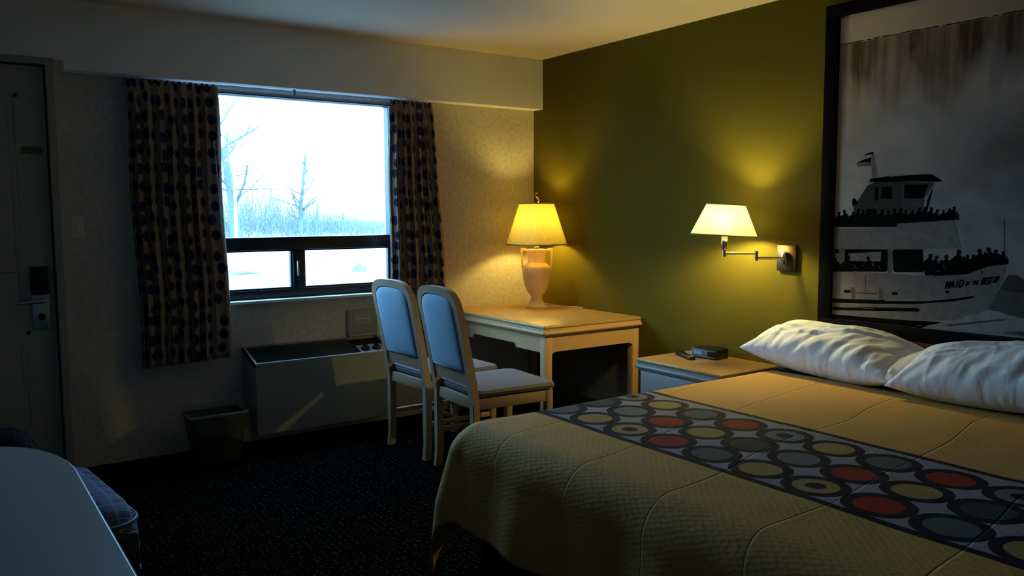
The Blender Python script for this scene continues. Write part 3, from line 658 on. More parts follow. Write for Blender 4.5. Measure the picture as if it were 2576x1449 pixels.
tube(bm, [(0, 0, .74), (0, 0, .765)], .005, 8); tube(bm, [(0, 0, .762), (.012, 0, .775), (.018, 0, .792), (.010, 0, .803), (-.004, 0, .818), (-.010, 0, .832), (-.003, 0, .842), (.006, 0, .838)], [.0045, .0045, .004, .004, .0035, .003, .003, .002], 8)
finish('harp', bm, 'brass', tl, True)
def shade(parent, rb, rt, z0, z1, m, n, pl, expo=2.0, trim='shadetrim', tb_=.0042):
    def sp(a, r):
        c, s = math.cos(a), math.sin(a); return (math.copysign(abs(c)**(2/expo), c)*r[0], math.copysign(abs(s)**(2/expo), s)*r[1])
    me = bpy.data.meshes.new('lamp_shade'); V = []; F = []; NZ = 10
    for j in range(NZ+1):
        t = j/NZ
        for i in range(n):
            a = 2*math.pi*i/n; r = [rb[0]+(rt[0]-rb[0])*t, rb[1]+(rt[1]-rb[1])*t]; k = 1+(.006*math.cos(a*pl) if pl else 0)
            x, y = sp(a, r); V.append((x*k, y*k, z0+(z1-z0)*t))
    for j in range(NZ):
        for i in range(n): F.append((j*n+i, j*n+(i+1) % n, (j+1)*n+(i+1) % n, (j+1)*n+i))
    me.from_pydata(V, [], F); uv = me.uv_layers.new(name='UVMap')
    for p in me.polygons:
        for li, vi in zip(p.loop_indices, p.vertices):
            u = (vi % n)/n
            if u == 0 and any((q % n)/n > .7 for q in p.vertices): u = 1.0
            uv.data[li].uv = (u, V[vi][2])
    o = link('lamp_shade', me, m, parent, True)
    for r, z in ((rb, z0), (rt, z1)):
        bm = bmesh.new(); P = [(*sp(2*math.pi*i/64, r), z) for i in range(65)]
        tube(bm, P, tb_, 8, False); finish('shade_trim', bm, trim, o, True)
    return o
shade(tl, (.222, .222), (.127, .127), .467, .765, 'shade', 660, 110)
bm = bmesh.new(); 
for a in (0, 2.094, 4.189): tube(bm, [(0, 0, .748), (.127*math.cos(a), .127*math.sin(a), .763)], .002, 6)
finish('shade_spider', bm, 'brass', tl, True)
bm = bmesh.new(); tube(bm, [(-.18, -.40, .764), (-.12, -.44, .766), (-.06, -.46, .764), (-.02, -.50, .764), (-.006, -.60, .764)], .0028, 8)
cordo = finish('lamp_cord', bm, 'cord'); cordo.parent = tl; cordo.matrix_parent_inverse = (Matrix.Translation((LXY[0], LXY[1], .760)) @ Matrix.Rotation(math.radians(-35), 4, 'Z')).inverted()

# ---------------------------------------------------------------- swing-arm wall lamp
wl = thing('swing_arm_wall_lamp', 'brass swing arm wall lamp with ivory shade on the green wall', 'wall lamp', (0, -2.372, 1.202))
box('wall_plate', (-.022, -.062, -.072), (-.0005, .062, .072), 'darkbrass', wl, .004)
bm = bmesh.new(); bx(bm, (-.05, -.017, -.034), (-.022, .017, .034), .006); finish('pivot_block', bm, 'brass', wl, True)
J = (-.150, .100, .018); E_ = (-.245, .246, .022)
bm = bmesh.new(); tube(bm, [(-.045, 0, .0), (J[0], J[1], .0)], .0075, 12); tube(bm, [(J[0], J[1], -.014), (J[0], J[1], .040)], .010, 12); finish('arm', bm, 'brass', wl, True)
bm = bmesh.new(); tube(bm, [(J[0], J[1], .026), (E_[0], E_[1], .026)], .0075, 12); tube(bm, [(E_[0], E_[1], .006), (E_[0], E_[1], .045)], .011, 12); finish('arm', bm, 'brass', wl, True)
bm = bmesh.new(); lathe(bm, [(.0, .042), (.014, .044), (.018, .052), (.019, .098), (.017, .104), (.0, .104)], (E_[0], E_[1]), 20, False); finish('socket_cup', bm, 'brass', wl, True)
bm = bmesh.new(); lathe(bm, [(.0, .104), (.017, .104), (.017, .126), (.013, .128), (.013, .152), (.0, .152)], (E_[0], E_[1]), 20, False); lathe(bm, [(.0, .120), (.027, .122), (.028, .125), (.0, .127)], (E_[0], E_[1]), 24, False); finish('lamp_socket', bm, 'white', wl, True)
bm = bmesh.new(); lathe(bm, [(.002, .152), (.013, .160), (.026, .180), (.028, .198), (.023, .218), (.010, .228), (.001, .230)], (E_[0], E_[1]), 20); finish('light_bulb', bm, bulb_mat('lit_wall_bulb', (1.0, .82, .24), SCONCE_W), wl, True)
sh = bpy.data.objects.new('shade_holder', None)
bm = bmesh.new(); 
for s in (-1, 1): tube(bm, [(E_[0], E_[1], .14), (E_[0]+s*.045*.54, E_[1]-s*.045*.84, .16), (E_[0]+s*.045*.54, E_[1]-s*.045*.84, .24), (E_[0], E_[1], .285)], .002, 6)
hp = finish('harp', bm, 'brass', wl, True)
so = shade(wl, (.180, .135), (.104, .088), -.085, .085, 'sconceshade', 420, 70, 2.9, 'shadetrim', .0035)
so.location = (E_[0], E_[1], .211); so.rotation_euler = (math.radians(-1), math.radians(3), math.radians(-55))

# ---------------------------------------------------------------- nightstand
ns = thing('nightstand', 'pale wooden nightstand between the desk and the bed', 'nightstand', (-.245, -2.03, 0))
def npart(name, fn, m, sm=True, par=None): bm = bmesh.new(); fn(bm); bmesh.ops.translate(bm, verts=bm.verts, vec=(.245, 2.03, 0)); return finish(name, bm, m, par or ns, sm)
N0, N1 = -2.340, -1.675
npart('top_panel', lambda b: bx(b, (-.488, N0, .572), (-.004, N1, .594), .010, 4), 'desktop')
npart('edge_moulding', lambda b: (bx(b, (-.494, N0-.006, .536), (-.004, N1+.006, .560), .011, 4), bx(b, (-.478, N0+.008, .56), (-.006, N1-.008, .572)), bx(b, (-.478, N0+.008, .528), (-.006, N1-.008, .536))), 'nsfront')
npart('cabinet_body', lambda b: bx(b, (-.462, N0+.015, .04), (-.008, N1-.015, .528), .004), 'nsfront')
for z0, z1 in ((.352, .520), (.165, .340)):
    dr = npart('drawer', lambda b: bx(b, (-.474, N0+.035, z0), (-.4625, N1-.035, z1), .004), 'nsfront')
    zz = (z0+z1)/2
    npart('drawer_handle', lambda b: (tube(b, [(-.495, -2.085, zz), (-.495, -1.965, zz)], .006, 10), tube(b, [(-.474, -2.075, zz), (-.495, -2.075, zz)], .005, 8), tube(b, [(-.474, -1.975, zz), (-.495, -1.975, zz)], .005, 8)), 'blackplastic', True, dr)
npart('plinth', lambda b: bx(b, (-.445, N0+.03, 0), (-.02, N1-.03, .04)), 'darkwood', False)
# clock radio
ck = thing('clock_radio', 'black clock radio with blue display on the nightstand', 'clock', (-.105, -1.925, .594), math.radians(8))
bm = bmesh.new(); out = [(-.080, -.088), (-.086, .0), (-.078, .088), (.030, .093), (.062, .060), (.068, 0), (.062, -.060), (.030, -.093)]
rings = [[(x*.96, y*.96, 0) for x, y in out], [(x, y, .006) for x, y in out], [(x*1.0, y, .050) for x, y in out], [(x*.95, y*.97, .058) for x, y in out], [(x*.5, y*.5, .062) for x, y in out]]
loft(bm, rings, True, True); finish('clock_body', bm, 'blackplastic', ck, True)
def cfront(name, y0, y1, z0, z1, m, off, par): 
    bm = bmesh.new(); k = 6; 
    def X(y): return (-.086+.008*(abs(y)/.088)**1.6) - off
    loft(bm, [[(X(y0+(y1-y0)*i/k), y0+(y1-y0)*i/k, z0), (X(y0+(y1-y0)*i/k), y0+(y1-y0)*i/k, z1), (X(y0+(y1-y0)*i/k)+.004, y0+(y1-y0)*i/k, z1), (X(y0+(y1-y0)*i/k)+.004, y0+(y1-y0)*i/k, z0)] for i in range(k+1)], True, True); return finish(name, bm, m, par)
fp = cfront('front_panel', -.084, .086, .009, .050, 'clocksilver', .001, ck); cfront('blue_face', -.020, .084, .012, .048, 'clockblue', .0022, fp); cfront('display', .014, .072, .024, .042, 'clocklcd', .0034, fp); cfront('speaker_face', -.080, -.026, .013, .047, 'blackplastic', .0022, fp)
# remote
rm = thing('remote_control', 'dark remote control lying in front of the clock radio', 'remote control', (-.235, -1.835, .594), math.radians(-106+90-6))
bm = bmesh.new(); R = []
for t in range(13):
    s = t/12; y = .10-.2*s; wd = .024*(1-.25*math.exp(-((s-.45)/.25)**2)) ; hh = .016+.012*math.exp(-((s-.1)/.3)**2); 
    wd *= (.72 if t in (0, 12) else 1)
    R.append([(-wd, y, .001), (wd, y, .001), (wd*1.08, y, hh*.5), (wd*.85, y, hh), (-wd*.85, y, hh), (-wd*1.08, y, hh*.5)])
loft(bm, R, True, True); finish('remote_body', bm, 'blackplastic', rm, True)
bm = bmesh.new(); bx(bm, (-.018, -.088, .0165), (.018, .018, .0195), .001); kp = finish('keypad', bm, 'remotegrey', rm, True)
for r_ in range(5):
    for c_ in range(3):
        x = -.0105+.0105*c_; y = .008-.017*r_; bm = bmesh.new(); bx(bm, (x-.0038, y-.0048, .0195), (x+.0038, y+.0048, .0225), .0012); finish('button', bm, 'redbutton' if r_ == 4 and c_ == 1 else 'blackplastic', kp, True)

# ---------------------------------------------------------------- bed
Y0, Y1, BX, ZT = -2.50, -4.53, -2.255, .640
bd = thing('bed', 'wide bed with black base and dark headboard against green wall', 'bed', (-1.1, -3.5, 0))
def bpart(name, a, b, m, bev=0, seg=2): bm = bmesh.new(); bx(bm, a, b, bev, seg); bmesh.ops.translate(bm, verts=bm.verts, vec=(1.1, 3.5, 0)); return finish(name, bm, m, bd, bev > 0)
bpart('base', (BX+.09, Y1+.07, 0), (-.06, Y0-.07, .20), 'bedbase')
bpart('box_spring', (BX+.02, Y1+.02, .20), (-.05, Y0-.02, .38), 'bedbase', .02)
bpart('mattress', (BX+.01, Y1+.01, .38), (-.05, Y0-.01, ZT-.012), 'sheet', .05, 4)
bpart('headboard', (-.046, Y1-.13, .10), (-.004, -2.352, .832), 'headboard', .004)
bm = bmesh.new(); NX, NY_ = 14, 60; G = []
for i in range(NX+1):
    for j in range(NY_+1):
        x = -.05-.40*i/NX; y = Y0+.012-(2.03+.01)*j/NY_; dd = max(0, (y-(Y0-.05))/.062); z = ZT-.001-.05*dd**2+.002*noise.noise(Vector((x*7, y*5, 1))); G.append(bm.verts.new((x, y, z)))
for i in range(NX):
    for j in range(NY_): k = i*(NY_+1)+j; bm.faces.new([G[k], G[k+1], G[k+NY_+2], G[k+NY_+1]])
so_ = finish('bed_sheet', bm, 'sheet', None, True); md = so_.modifiers.new('t', 'SOLIDIFY'); md.thickness = .004; md.offset = -1
tag(so_, 'charcoal sheet showing between the bedspread and the pillows', 'sheet')
# bedspread: cloth parametrised in metres, folds over foot and sides
def spread():
    top_x = lambda u: -.385+.075*min(1, max(0, (u-2.5)/1.3))
    HF, HS = .33, .56; r = .13
    me = bpy.data.meshes.new('bedspread'); V = []; F = []; UV = []
    def bend(a):    # arclength beyond the flat top -> (horizontal, drop)
        q = r*math.pi/2
        if a <= 0: return a, 0
        if a < q: th = a/r; return r*math.sin(th), r*(1-math.cos(th))
        return r+.10*(a-q), r+(a-q)*.985
    us = []; Wd = -Y1+Y0   # width
    nu = 150; nv = 150
    U0, U1 = -Y0+r*.9-.02, -Y1-r*.9+.02; V1 = -BX-r*.9+.02
    for i in range(nu+1):
        u = U0-HS+(U1-U0+2*HS)*i/nu
        for j in range(nv+1):
            v = (-top_x(u))+(V1+HF+.12+top_x(u))*j/nv
            au = (U0-u) if u < U0 else ((u-U1) if u > U1 else 0); su = 1 if u < U0 else -1
            av = max(0, v-V1)
            bx_, by_ = min(v, V1), min(max(u, U0), U1)
            if au > 0 and av > 0:
                d = math.hypot(au, av); th = math.atan2(au, av); ho, dr = bend(d)
                fold_ = .055*math.sin(2*th)*min(1, max(0, d-.1)/.3)       # corner flare
                ho += fold_
                X = -(bx_+ho*math.cos(th)); Yy = -by_+su*ho*math.sin(th)
            else:
                d = max(au, av); ho, dr = bend(d)
                wv = 0
                if d > .10:
                    s_ = (by_ if av > 0 else bx_); k = min(1, (d-.10)/.25); wv = k*(.016*math.sin(s_*8.5+1.2)+.010*math.sin(s_*19+.6)+.006)
                X = -(bx_+(ho+wv if av > 0 else 0)); Yy = -by_+su*((ho+wv) if au > 0 else 0)
            crown = .014*math.sin(math.pi*min(1, max(0, (by_-U0)/(U1-U0))))**.5*min(1, (V1+.05-bx_)/.3 if bx_ > V1-.25 else 1)*0
            z = ZT+.008-dr+(.0035*noise.noise(Vector((u*3.1, v*2.3, 5)))+.0018*noise.noise(Vector((u*9, v*7, 2))) if d < .1 else 0)
            z = max(z, .012)
            if z < .02: Yy += su*.0
            V.append((X, Yy, z)); UV.append((u+(.0), v))
    n = nv+1
    for i in range(nu):
        for j in range(nv): F.append((i*n+j, (i+1)*n+j, (i+1)*n+j+1, i*n+j+1))
    me.from_pydata(V, [], F); uvl = me.uv_layers.new(name='cloth')
    for lp_ in me.loops: uvl.data[lp_.index].uv = UV[lp_.vertex_index]
    o = link('bedspread', me, 'bedspread', None, True); md = o.modifiers.new('t', 'SOLIDIFY'); md.thickness = .006; md.offset = 1
    return tag(o, 'tan quilted bedspread with a band of ringed circles across it', 'bedspread')
spread()

# pillows
def pillow(label, loc, size, rot, seed, group='white pillows at the head of the bed'):
    LY, LX_, TH = size; rnd = random.Random(seed); n1, n2 = 90, 64; me = bpy.data.meshes.new('pillow'); V = []; F = []
    wr = [(rnd.uniform(-1, 1), rnd.uniform(.5, 1.1), rnd.uniform(0, 6), rnd.uniform(.3, .9)) for _ in range(7)]
    for side in (1, -1):
        for i in range(n1+1):
            for j in range(n2+1):
                a = i/n1*2-1; b = j/n2*2-1
                th = (max(0, 1-abs(a)**2.6)**.55)*(max(0, 1-abs(b)**2.4)**.55)
                pin = 1-.07*(1-abs(b)**2)*abs(a)**3; pin2 = 1-.06*(1-abs(a)**2)*abs(b)**3
                x = b*LX_/2*pin2; y = a*LY/2*pin; z = side*th*TH/2
                if side > 0:
                    # gathered creases running back from the front edge
                    fr_ = max(0, (.55-b)/1.55)**1.3 if b < .55 else 0
                    w_ = (math.sin((a*15+b*5.5)+2.5*noise.noise(Vector((a*3, b*2, seed))))**3*.6+math.sin(a*31+b*9+4*noise.noise(Vector((a*2.4, b*2, seed+9))))*.35)
                    z += w_*.016*fr_*th**.5
                    z += .014*noise.noise(Vector((a*2.2+seed, b*2.2, 0)))*th
                    rg_ = a*.55+b*.9+.12*math.sin(a*3+seed); z += .016*math.exp(-((rg_+.1)/.045)**2)*th*(1 if a < .3 else .3) + .012*math.exp(-((rg_-.25)/.04)**2)*th + .010*math.exp(-((rg_-.02)/.03)**2)*th
                V.append((x, y, z))
    n = n2+1; o0 = (n1+1)*n
    for s in (0, 1):
        for i in range(n1):
            for j in range(n2):
                q = (i*n+j, (i+1)*n+j, (i+1)*n+j+1, i*n+j+1); F.append(tuple(k+s*o0 for k in (q if s == 0 else q[::-1])))
    me.from_pydata(V, [], F); bm = bmesh.new(); bm.from_mesh(me); bmesh.ops.remove_doubles(bm, verts=bm.verts, dist=.0006); bmesh.ops.recalc_face_normals(bm, faces=bm.faces); bm.to_mesh(me); bm.free()
    R_ = thing('pillow', label, 'pillow', loc, 0, group); R_.rotation_euler = rot
    link('cushion', me, 'pillow', R_, True)
    # open hem of the pillowcase at the end nearer the other pillow
    bm = bmesh.new(); e = -LY/2; m_ = 30; rings = []
    for q_, (y, fa) in enumerate(((e+.10, .34), (e+.05, .38), (e+.02, .42), (e-.01, .42), (e-.05, .39), (e-.085, .36))):
        ring = []
        for k in range(2*m_):
            up_ = k < m_; b = (k/m_*2-1) if up_ else (1-(k-m_)/m_*2); wv = .05*math.sin(b*5+seed+q_*.4)+.03*math.sin(b*11+seed)
            zz = (1 if up_ else -1)*fa*(max(0, 1-abs(b)**2.4)**.55)*TH/2 + (.004 if up_ else -.004)
            if q_ > 2: zz = zz*(1+wv*2) + (.015 if up_ else -.0)*math.sin(b*4+seed)*(q_-2)*.4 - .006*(q_-2)
            ring.append((b*LX_/2*(.88 if q_ < 2 else .955), y + .010*math.sin(b*6+seed)*(q_ > 3), zz))
        rings.append(ring)
    loft(bm, rings, False, False); h = finish('pillowcase_hem', bm, 'pillow', R_, True); md = h.modifiers.new('t', 'SOLIDIFY'); md.thickness = .002
    return R_
pillow('white pillow beside the nightstand, left of the other pillow', (-.250, -2.83, .768), (.86, .40, .235), (math.radians(3), math.radians(-13), math.radians(-3)), 1)
pillow('white pillow at the right edge of the picture', (-.285, -3.66, .780), (.84, .42, .24), (math.radians(-3), math.radians(-17), math.radians(4)), 4)
ART=[
('sea',[(-3.470,1.109),(-3.645,1.110),(-3.654,0.911),(-3.365,0.927),(-3.421,1.021)]),
('rock',[(-3.493,1.113),(-3.498,1.120),(-3.503,1.128),(-3.508,1.135),(-3.513,1.142),(-3.518,1.150),(-3.522,1.159),(-3.526,1.167),(-3.531,1.177),(-3.535,1.177),(-3.539,1.178),(-3.543,1.178),(-3.547,1.179),(-3.552,1.180),(-3.556,1.179),(-3.560,1.179),(-3.564,1.179),(-3.574,1.172),(-3.584,1.166),(-3.593,1.161),(-3.603,1.155),(-3.613,1.152),(-3.623,1.147),(-3.633,1.140),(-3.643,1.136),(-3.643,1.133),(-3.643,1.129),(-3.644,1.126),(-3.644,1.122),(-3.644,1.119),(-3.644,1.116),(-3.644,1.113),(-3.645,1.110),(-3.630,1.110),(-3.616,1.109),(-3.603,1.105),(-3.590,1.104),(-3.575,1.106),(-3.562,1.107),(-3.548,1.108),(-3.534,1.107),(-3.529,1.108),(-3.524,1.108),(-3.519,1.108),(-3.513,1.109),(-3.508,1.109),(-3.503,1.111),(-3.498,1.112)]),
('hull',[(-2.648,1.145),(-2.991,1.155),(-3.157,1.148),(-3.365,1.189),(-3.524,1.225),(-3.514,1.176),(-3.498,1.132),(-3.473,1.063),(-3.446,1.004),(-3.295,0.950),(-3.077,0.929),(-2.656,0.921)]),
('band',[(-2.640,1.369),(-3.003,1.379),(-3.016,1.402),(-3.281,1.417),(-3.297,1.360),(-3.321,1.288),(-3.151,1.278),(-2.986,1.271),(-2.644,1.261)]),
('hull2',[(-2.696,1.268),(-2.730,1.269),(-2.734,1.144),(-2.701,1.142)]),
('hull2',[(-2.961,1.276),(-2.987,1.277),(-2.992,1.153),(-2.966,1.154)]),
('black',[(-2.644,1.261),(-2.696,1.263),(-2.701,1.146),(-2.648,1.143)]),
('band',[(-2.671,1.242),(-2.697,1.243),(-2.699,1.200),(-2.673,1.191)]),
('black',[(-2.732,1.264),(-2.961,1.270),(-2.965,1.253),(-2.967,1.168),(-2.958,1.158),(-2.740,1.150),(-2.732,1.165),(-2.729,1.251)]),
('band',[(-2.748,1.243),(-2.929,1.257),(-2.928,1.209),(-2.842,1.205),(-2.758,1.204)]),
('black',[(-2.993,1.271),(-3.142,1.277),(-3.150,1.168),(-3.005,1.159),(-2.994,1.172),(-2.988,1.260)]),
('cabin',[(-2.770,1.495),(-2.793,1.512),(-2.843,1.587),(-2.894,1.609),(-3.185,1.591),(-3.147,1.526),(-3.140,1.475),(-3.142,1.410),(-3.016,1.399),(-2.774,1.386)]),
('cabin2',[(-3.023,1.588),(-3.185,1.590),(-3.147,1.526),(-3.140,1.475),(-3.142,1.410),(-3.030,1.409)]),
('black',[(-3.037,1.587),(-3.155,1.584),(-3.133,1.518),(-3.037,1.520)]),
('black',[(-2.922,1.579),(-2.975,1.578),(-2.978,1.517),(-2.919,1.518)]),
('black',[(-2.841,1.471),(-2.897,1.471),(-2.900,1.401),(-2.844,1.401)]),
('black',[(-2.884,1.579),(-2.902,1.578),(-2.905,1.510),(-2.886,1.511)]),
('black',[(-2.850,1.604),(-2.860,1.622),(-2.900,1.625),(-2.965,1.630),(-3.168,1.632),(-3.219,1.599),(-3.210,1.593),(-3.077,1.600),(-2.894,1.602)]),
('light',[(-2.959,1.640),(-3.035,1.638),(-3.036,1.630),(-2.959,1.626)]),
('light',[(-3.185,1.589),(-3.197,1.588),(-3.156,1.520),(-3.147,1.468),(-3.137,1.468),(-3.140,1.520)]),
('band',[(-2.859,1.745),(-2.874,1.744),(-2.904,1.627),(-2.865,1.619)]),
('light',[(-2.872,1.742),(-2.877,1.742),(-2.905,1.628),(-2.900,1.626)]),
('black',[(-2.818,1.740),(-2.856,1.753),(-2.868,1.751),(-2.874,1.742),(-2.859,1.742),(-2.822,1.737)]),
('black',[(-2.858,1.727),(-2.819,1.718),(-2.786,1.706),(-2.780,1.698),(-2.790,1.681),(-2.820,1.687),(-2.860,1.681)]),
('light',[(-2.859,1.702),(-2.823,1.705),(-2.786,1.702),(-2.786,1.699),(-2.823,1.702),(-2.859,1.700)]),
('light',[(-2.859,1.696),(-2.824,1.698),(-2.786,1.698),(-2.786,1.695),(-2.824,1.695),(-2.860,1.693)]),
('light',[(-2.860,1.689),(-2.824,1.692),(-2.786,1.694),(-2.786,1.691),(-2.824,1.689),(-2.860,1.687)]),
('light',[(-2.860,1.685),(-2.824,1.687),(-2.786,1.688),(-2.786,1.685),(-2.824,1.684),(-2.860,1.682)]),
('black',[(-2.761,1.504),(-2.763,1.519),(-2.771,1.526),(-2.783,1.519),(-2.790,1.505),(-2.793,1.495),(-2.765,1.484)]),
('black',[(-2.639,1.414),(-3.009,1.415),(-3.008,1.389),(-3.000,1.380),(-2.640,1.376)]),
('black',[(-3.151,1.207),(-3.522,1.243),(-3.520,1.225),(-3.365,1.195),(-3.363,1.176),(-3.351,1.169),(-3.163,1.149),(-3.153,1.164)]),
('light',[(-3.208,1.179),(-3.359,1.197),(-3.359,1.194),(-3.208,1.175)]),
('light',[(-3.160,1.151),(-3.196,1.156),(-3.196,1.153),(-3.160,1.148)]),
('black',[(-2.653,1.001),(-2.887,1.014),(-3.101,1.025),(-3.297,1.054),(-3.383,1.075),(-3.386,1.065),(-3.297,1.040),(-3.101,1.010),(-2.888,0.994),(-2.654,0.980)]),
('light',[(-2.960,1.018),(-3.168,1.035),(-3.297,1.057),(-3.381,1.075),(-3.381,1.073),(-3.297,1.054),(-3.168,1.031),(-2.960,1.014)]),
('black',[(-2.655,0.959),(-3.123,0.993),(-3.140,0.988),(-3.130,0.977),(-2.655,0.940)]),
('light',[(-2.703,0.962),(-2.903,0.970),(-2.903,0.969),(-2.703,0.960)]),
('black',[(-2.735,1.053),(-2.768,1.055),(-2.771,1.040),(-2.732,1.037)]),
('black',[(-2.996,1.062),(-3.023,1.064),(-3.026,1.049),(-2.994,1.046)]),
('black',[(-3.257,1.088),(-3.275,1.090),(-3.278,1.077),(-3.255,1.075)]),
('black',[(-3.412,1.187),(-3.419,1.188),(-3.422,1.177),(-3.410,1.176)]),
('rust',[(-2.787,1.133),(-2.912,1.137),(-2.915,1.047),(-2.791,1.041)]),
('fender',[(-2.770,1.068),(-2.791,1.069),(-2.800,1.013),(-2.777,1.012)]),
('fender',[(-2.922,1.071),(-2.941,1.072),(-2.950,1.018),(-2.928,1.016)]),
('black',[(-2.791,1.043),(-2.915,1.047),(-2.915,1.044),(-2.791,1.040)]),
('black',[(-2.848,1.137),(-2.851,1.137),(-2.854,1.046),(-2.852,1.046)]),
('black',[(-3.500,1.418),(-3.502,1.418),(-3.510,1.279),(-3.508,1.279)]),
('black',[(-2.648,0.919),(-3.077,0.929),(-3.251,0.939),(-3.106,0.908),(-3.147,0.899),(-3.708,0.906),(-3.710,0.871),(-2.650,0.855)]),
('foam',[(-3.106,0.906),(-3.114,0.908),(-3.123,0.909),(-3.131,0.909),(-3.140,0.909),(-3.148,0.910),(-3.156,0.911),(-3.164,0.911),(-3.173,0.912),(-3.186,0.916),(-3.199,0.921),(-3.213,0.925),(-3.227,0.929),(-3.239,0.932),(-3.252,0.934),(-3.264,0.938),(-3.276,0.944),(-3.298,0.950),(-3.320,0.960),(-3.341,0.970),(-3.362,0.979),(-3.384,0.986),(-3.404,0.995),(-3.424,1.003),(-3.445,1.016),(-3.452,1.016),(-3.458,1.015),(-3.465,1.015),(-3.471,1.014),(-3.478,1.013),(-3.485,1.011),(-3.492,1.012),(-3.498,1.012),(-3.509,1.008),(-3.521,1.005),(-3.531,1.002),(-3.542,1.000),(-3.553,0.999),(-3.563,0.998),(-3.574,0.995),(-3.584,0.993),(-3.599,0.994),(-3.613,0.991),(-3.629,0.985),(-3.644,0.982),(-3.659,0.979),(-3.675,0.974),(-3.690,0.967),(-3.705,0.965),(-3.705,0.957),(-3.706,0.951),(-3.706,0.943),(-3.706,0.936),(-3.706,0.930),(-3.707,0.923),(-3.707,0.917),(-3.708,0.912),(-3.693,0.916),(-3.679,0.923),(-3.666,0.925),(-3.653,0.929),(-3.639,0.931),(-3.625,0.931),(-3.610,0.931),(-3.596,0.933),(-3.566,0.930),(-3.538,0.923),(-3.506,0.914),(-3.474,0.910),(-3.439,0.912),(-3.403,0.910),(-3.370,0.916),(-3.334,0.916),(-3.319,0.916),(-3.304,0.914),(-3.288,0.913),(-3.272,0.909),(-3.255,0.909),(-3.238,0.909),(-3.223,0.909),(-3.207,0.906),(-3.194,0.905),(-3.182,0.907),(-3.169,0.909),(-3.155,0.912),(-3.143,0.911),(-3.130,0.910),(-3.117,0.909)]),
('sea',[(-3.239,0.923),(-3.412,0.960),(-3.534,0.985),(-3.523,0.975),(-3.412,0.950),(-3.290,0.922)]),
('black',[(-2.697,1.448),(-2.695,1.443),(-2.691,1.440),(-2.686,1.441),(-2.683,1.446),(-2.682,1.451),(-2.686,1.456),(-2.691,1.456),(-2.695,1.454)]),
('black',[(-2.664,1.396),(-2.664,1.423),(-2.676,1.433),(-2.685,1.439),(-2.690,1.444),(-2.696,1.439),(-2.706,1.432),(-2.719,1.420),(-2.720,1.396)]),
('cabin3',[(-2.699,1.432),(-2.704,1.431),(-2.718,1.414),(-2.712,1.413)]),
('black',[(-2.728,1.457),(-2.726,1.451),(-2.721,1.448),(-2.715,1.449),(-2.711,1.454),(-2.711,1.461),(-2.715,1.466),(-2.720,1.467),(-2.726,1.463)]),
('black',[(-2.695,1.396),(-2.695,1.428),(-2.709,1.439),(-2.719,1.446),(-2.725,1.452),(-2.733,1.446),(-2.743,1.438),(-2.758,1.424),(-2.759,1.397)]),
('cabin3',[(-2.735,1.438),(-2.742,1.437),(-2.757,1.417),(-2.751,1.416)]),
('black',[(-2.779,1.449),(-2.777,1.443),(-2.773,1.440),(-2.768,1.441),(-2.764,1.446),(-2.764,1.452),(-2.767,1.456),(-2.772,1.457),(-2.777,1.454)]),
('black',[(-2.738,1.396),(-2.738,1.423),(-2.750,1.434),(-2.758,1.439),(-2.764,1.444),(-2.770,1.439),(-2.779,1.432),(-2.792,1.421),(-2.793,1.397)]),
('cabin3',[(-2.772,1.432),(-2.778,1.431),(-2.791,1.415),(-2.785,1.413)]),
('black',[(-2.809,1.462),(-2.807,1.455),(-2.801,1.451),(-2.795,1.453),(-2.791,1.458),(-2.791,1.465),(-2.795,1.471),(-2.801,1.472),(-2.806,1.468)]),
('black',[(-2.764,1.397),(-2.764,1.430),(-2.779,1.443),(-2.789,1.450),(-2.796,1.456),(-2.804,1.450),(-2.815,1.441),(-2.831,1.427),(-2.832,1.397)]),
('cabin3',[(-2.807,1.441),(-2.813,1.440),(-2.829,1.419),(-2.823,1.418)]),
('black',[(-2.834,1.457),(-2.832,1.451),(-2.827,1.448),(-2.822,1.449),(-2.818,1.454),(-2.818,1.460),(-2.821,1.465),(-2.827,1.466),(-2.832,1.463)]),
('black',[(-2.794,1.397),(-2.795,1.428),(-2.809,1.440),(-2.818,1.446),(-2.824,1.452),(-2.831,1.446),(-2.842,1.438),(-2.856,1.425),(-2.857,1.397)]),
('black',[(-2.873,1.458),(-2.871,1.451),(-2.866,1.448),(-2.861,1.449),(-2.857,1.454),(-2.857,1.461),(-2.860,1.466),(-2.866,1.467),(-2.871,1.464)]),
('black',[(-2.830,1.397),(-2.830,1.428),(-2.844,1.440),(-2.853,1.447),(-2.859,1.452),(-2.866,1.447),(-2.877,1.439),(-2.891,1.425),(-2.892,1.398)]),
('cabin3',[(-2.869,1.439),(-2.876,1.437),(-2.890,1.418),(-2.884,1.417)]),
('black',[(-2.905,1.449),(-2.904,1.444),(-2.900,1.441),(-2.895,1.442),(-2.892,1.447),(-2.892,1.452),(-2.895,1.457),(-2.899,1.457),(-2.904,1.455)]),
('black',[(-2.868,1.398),(-2.868,1.424),(-2.880,1.434),(-2.888,1.440),(-2.893,1.445),(-2.899,1.440),(-2.908,1.433),(-2.920,1.421),(-2.921,1.398)]),
('cabin3',[(-2.901,1.433),(-2.906,1.432),(-2.919,1.416),(-2.914,1.414)]),
('black',[(-2.936,1.458),(-2.934,1.452),(-2.930,1.449),(-2.924,1.450),(-2.920,1.455),(-2.920,1.462),(-2.923,1.467),(-2.929,1.468),(-2.934,1.464)]),
('black',[(-2.894,1.398),(-2.895,1.429),(-2.908,1.441),(-2.917,1.448),(-2.923,1.453),(-2.930,1.448),(-2.941,1.439),(-2.955,1.426),(-2.956,1.398)]),
('black',[(-2.968,1.451),(-2.966,1.446),(-2.962,1.443),(-2.957,1.444),(-2.954,1.448),(-2.954,1.454),(-2.957,1.459),(-2.962,1.460),(-2.966,1.457)]),
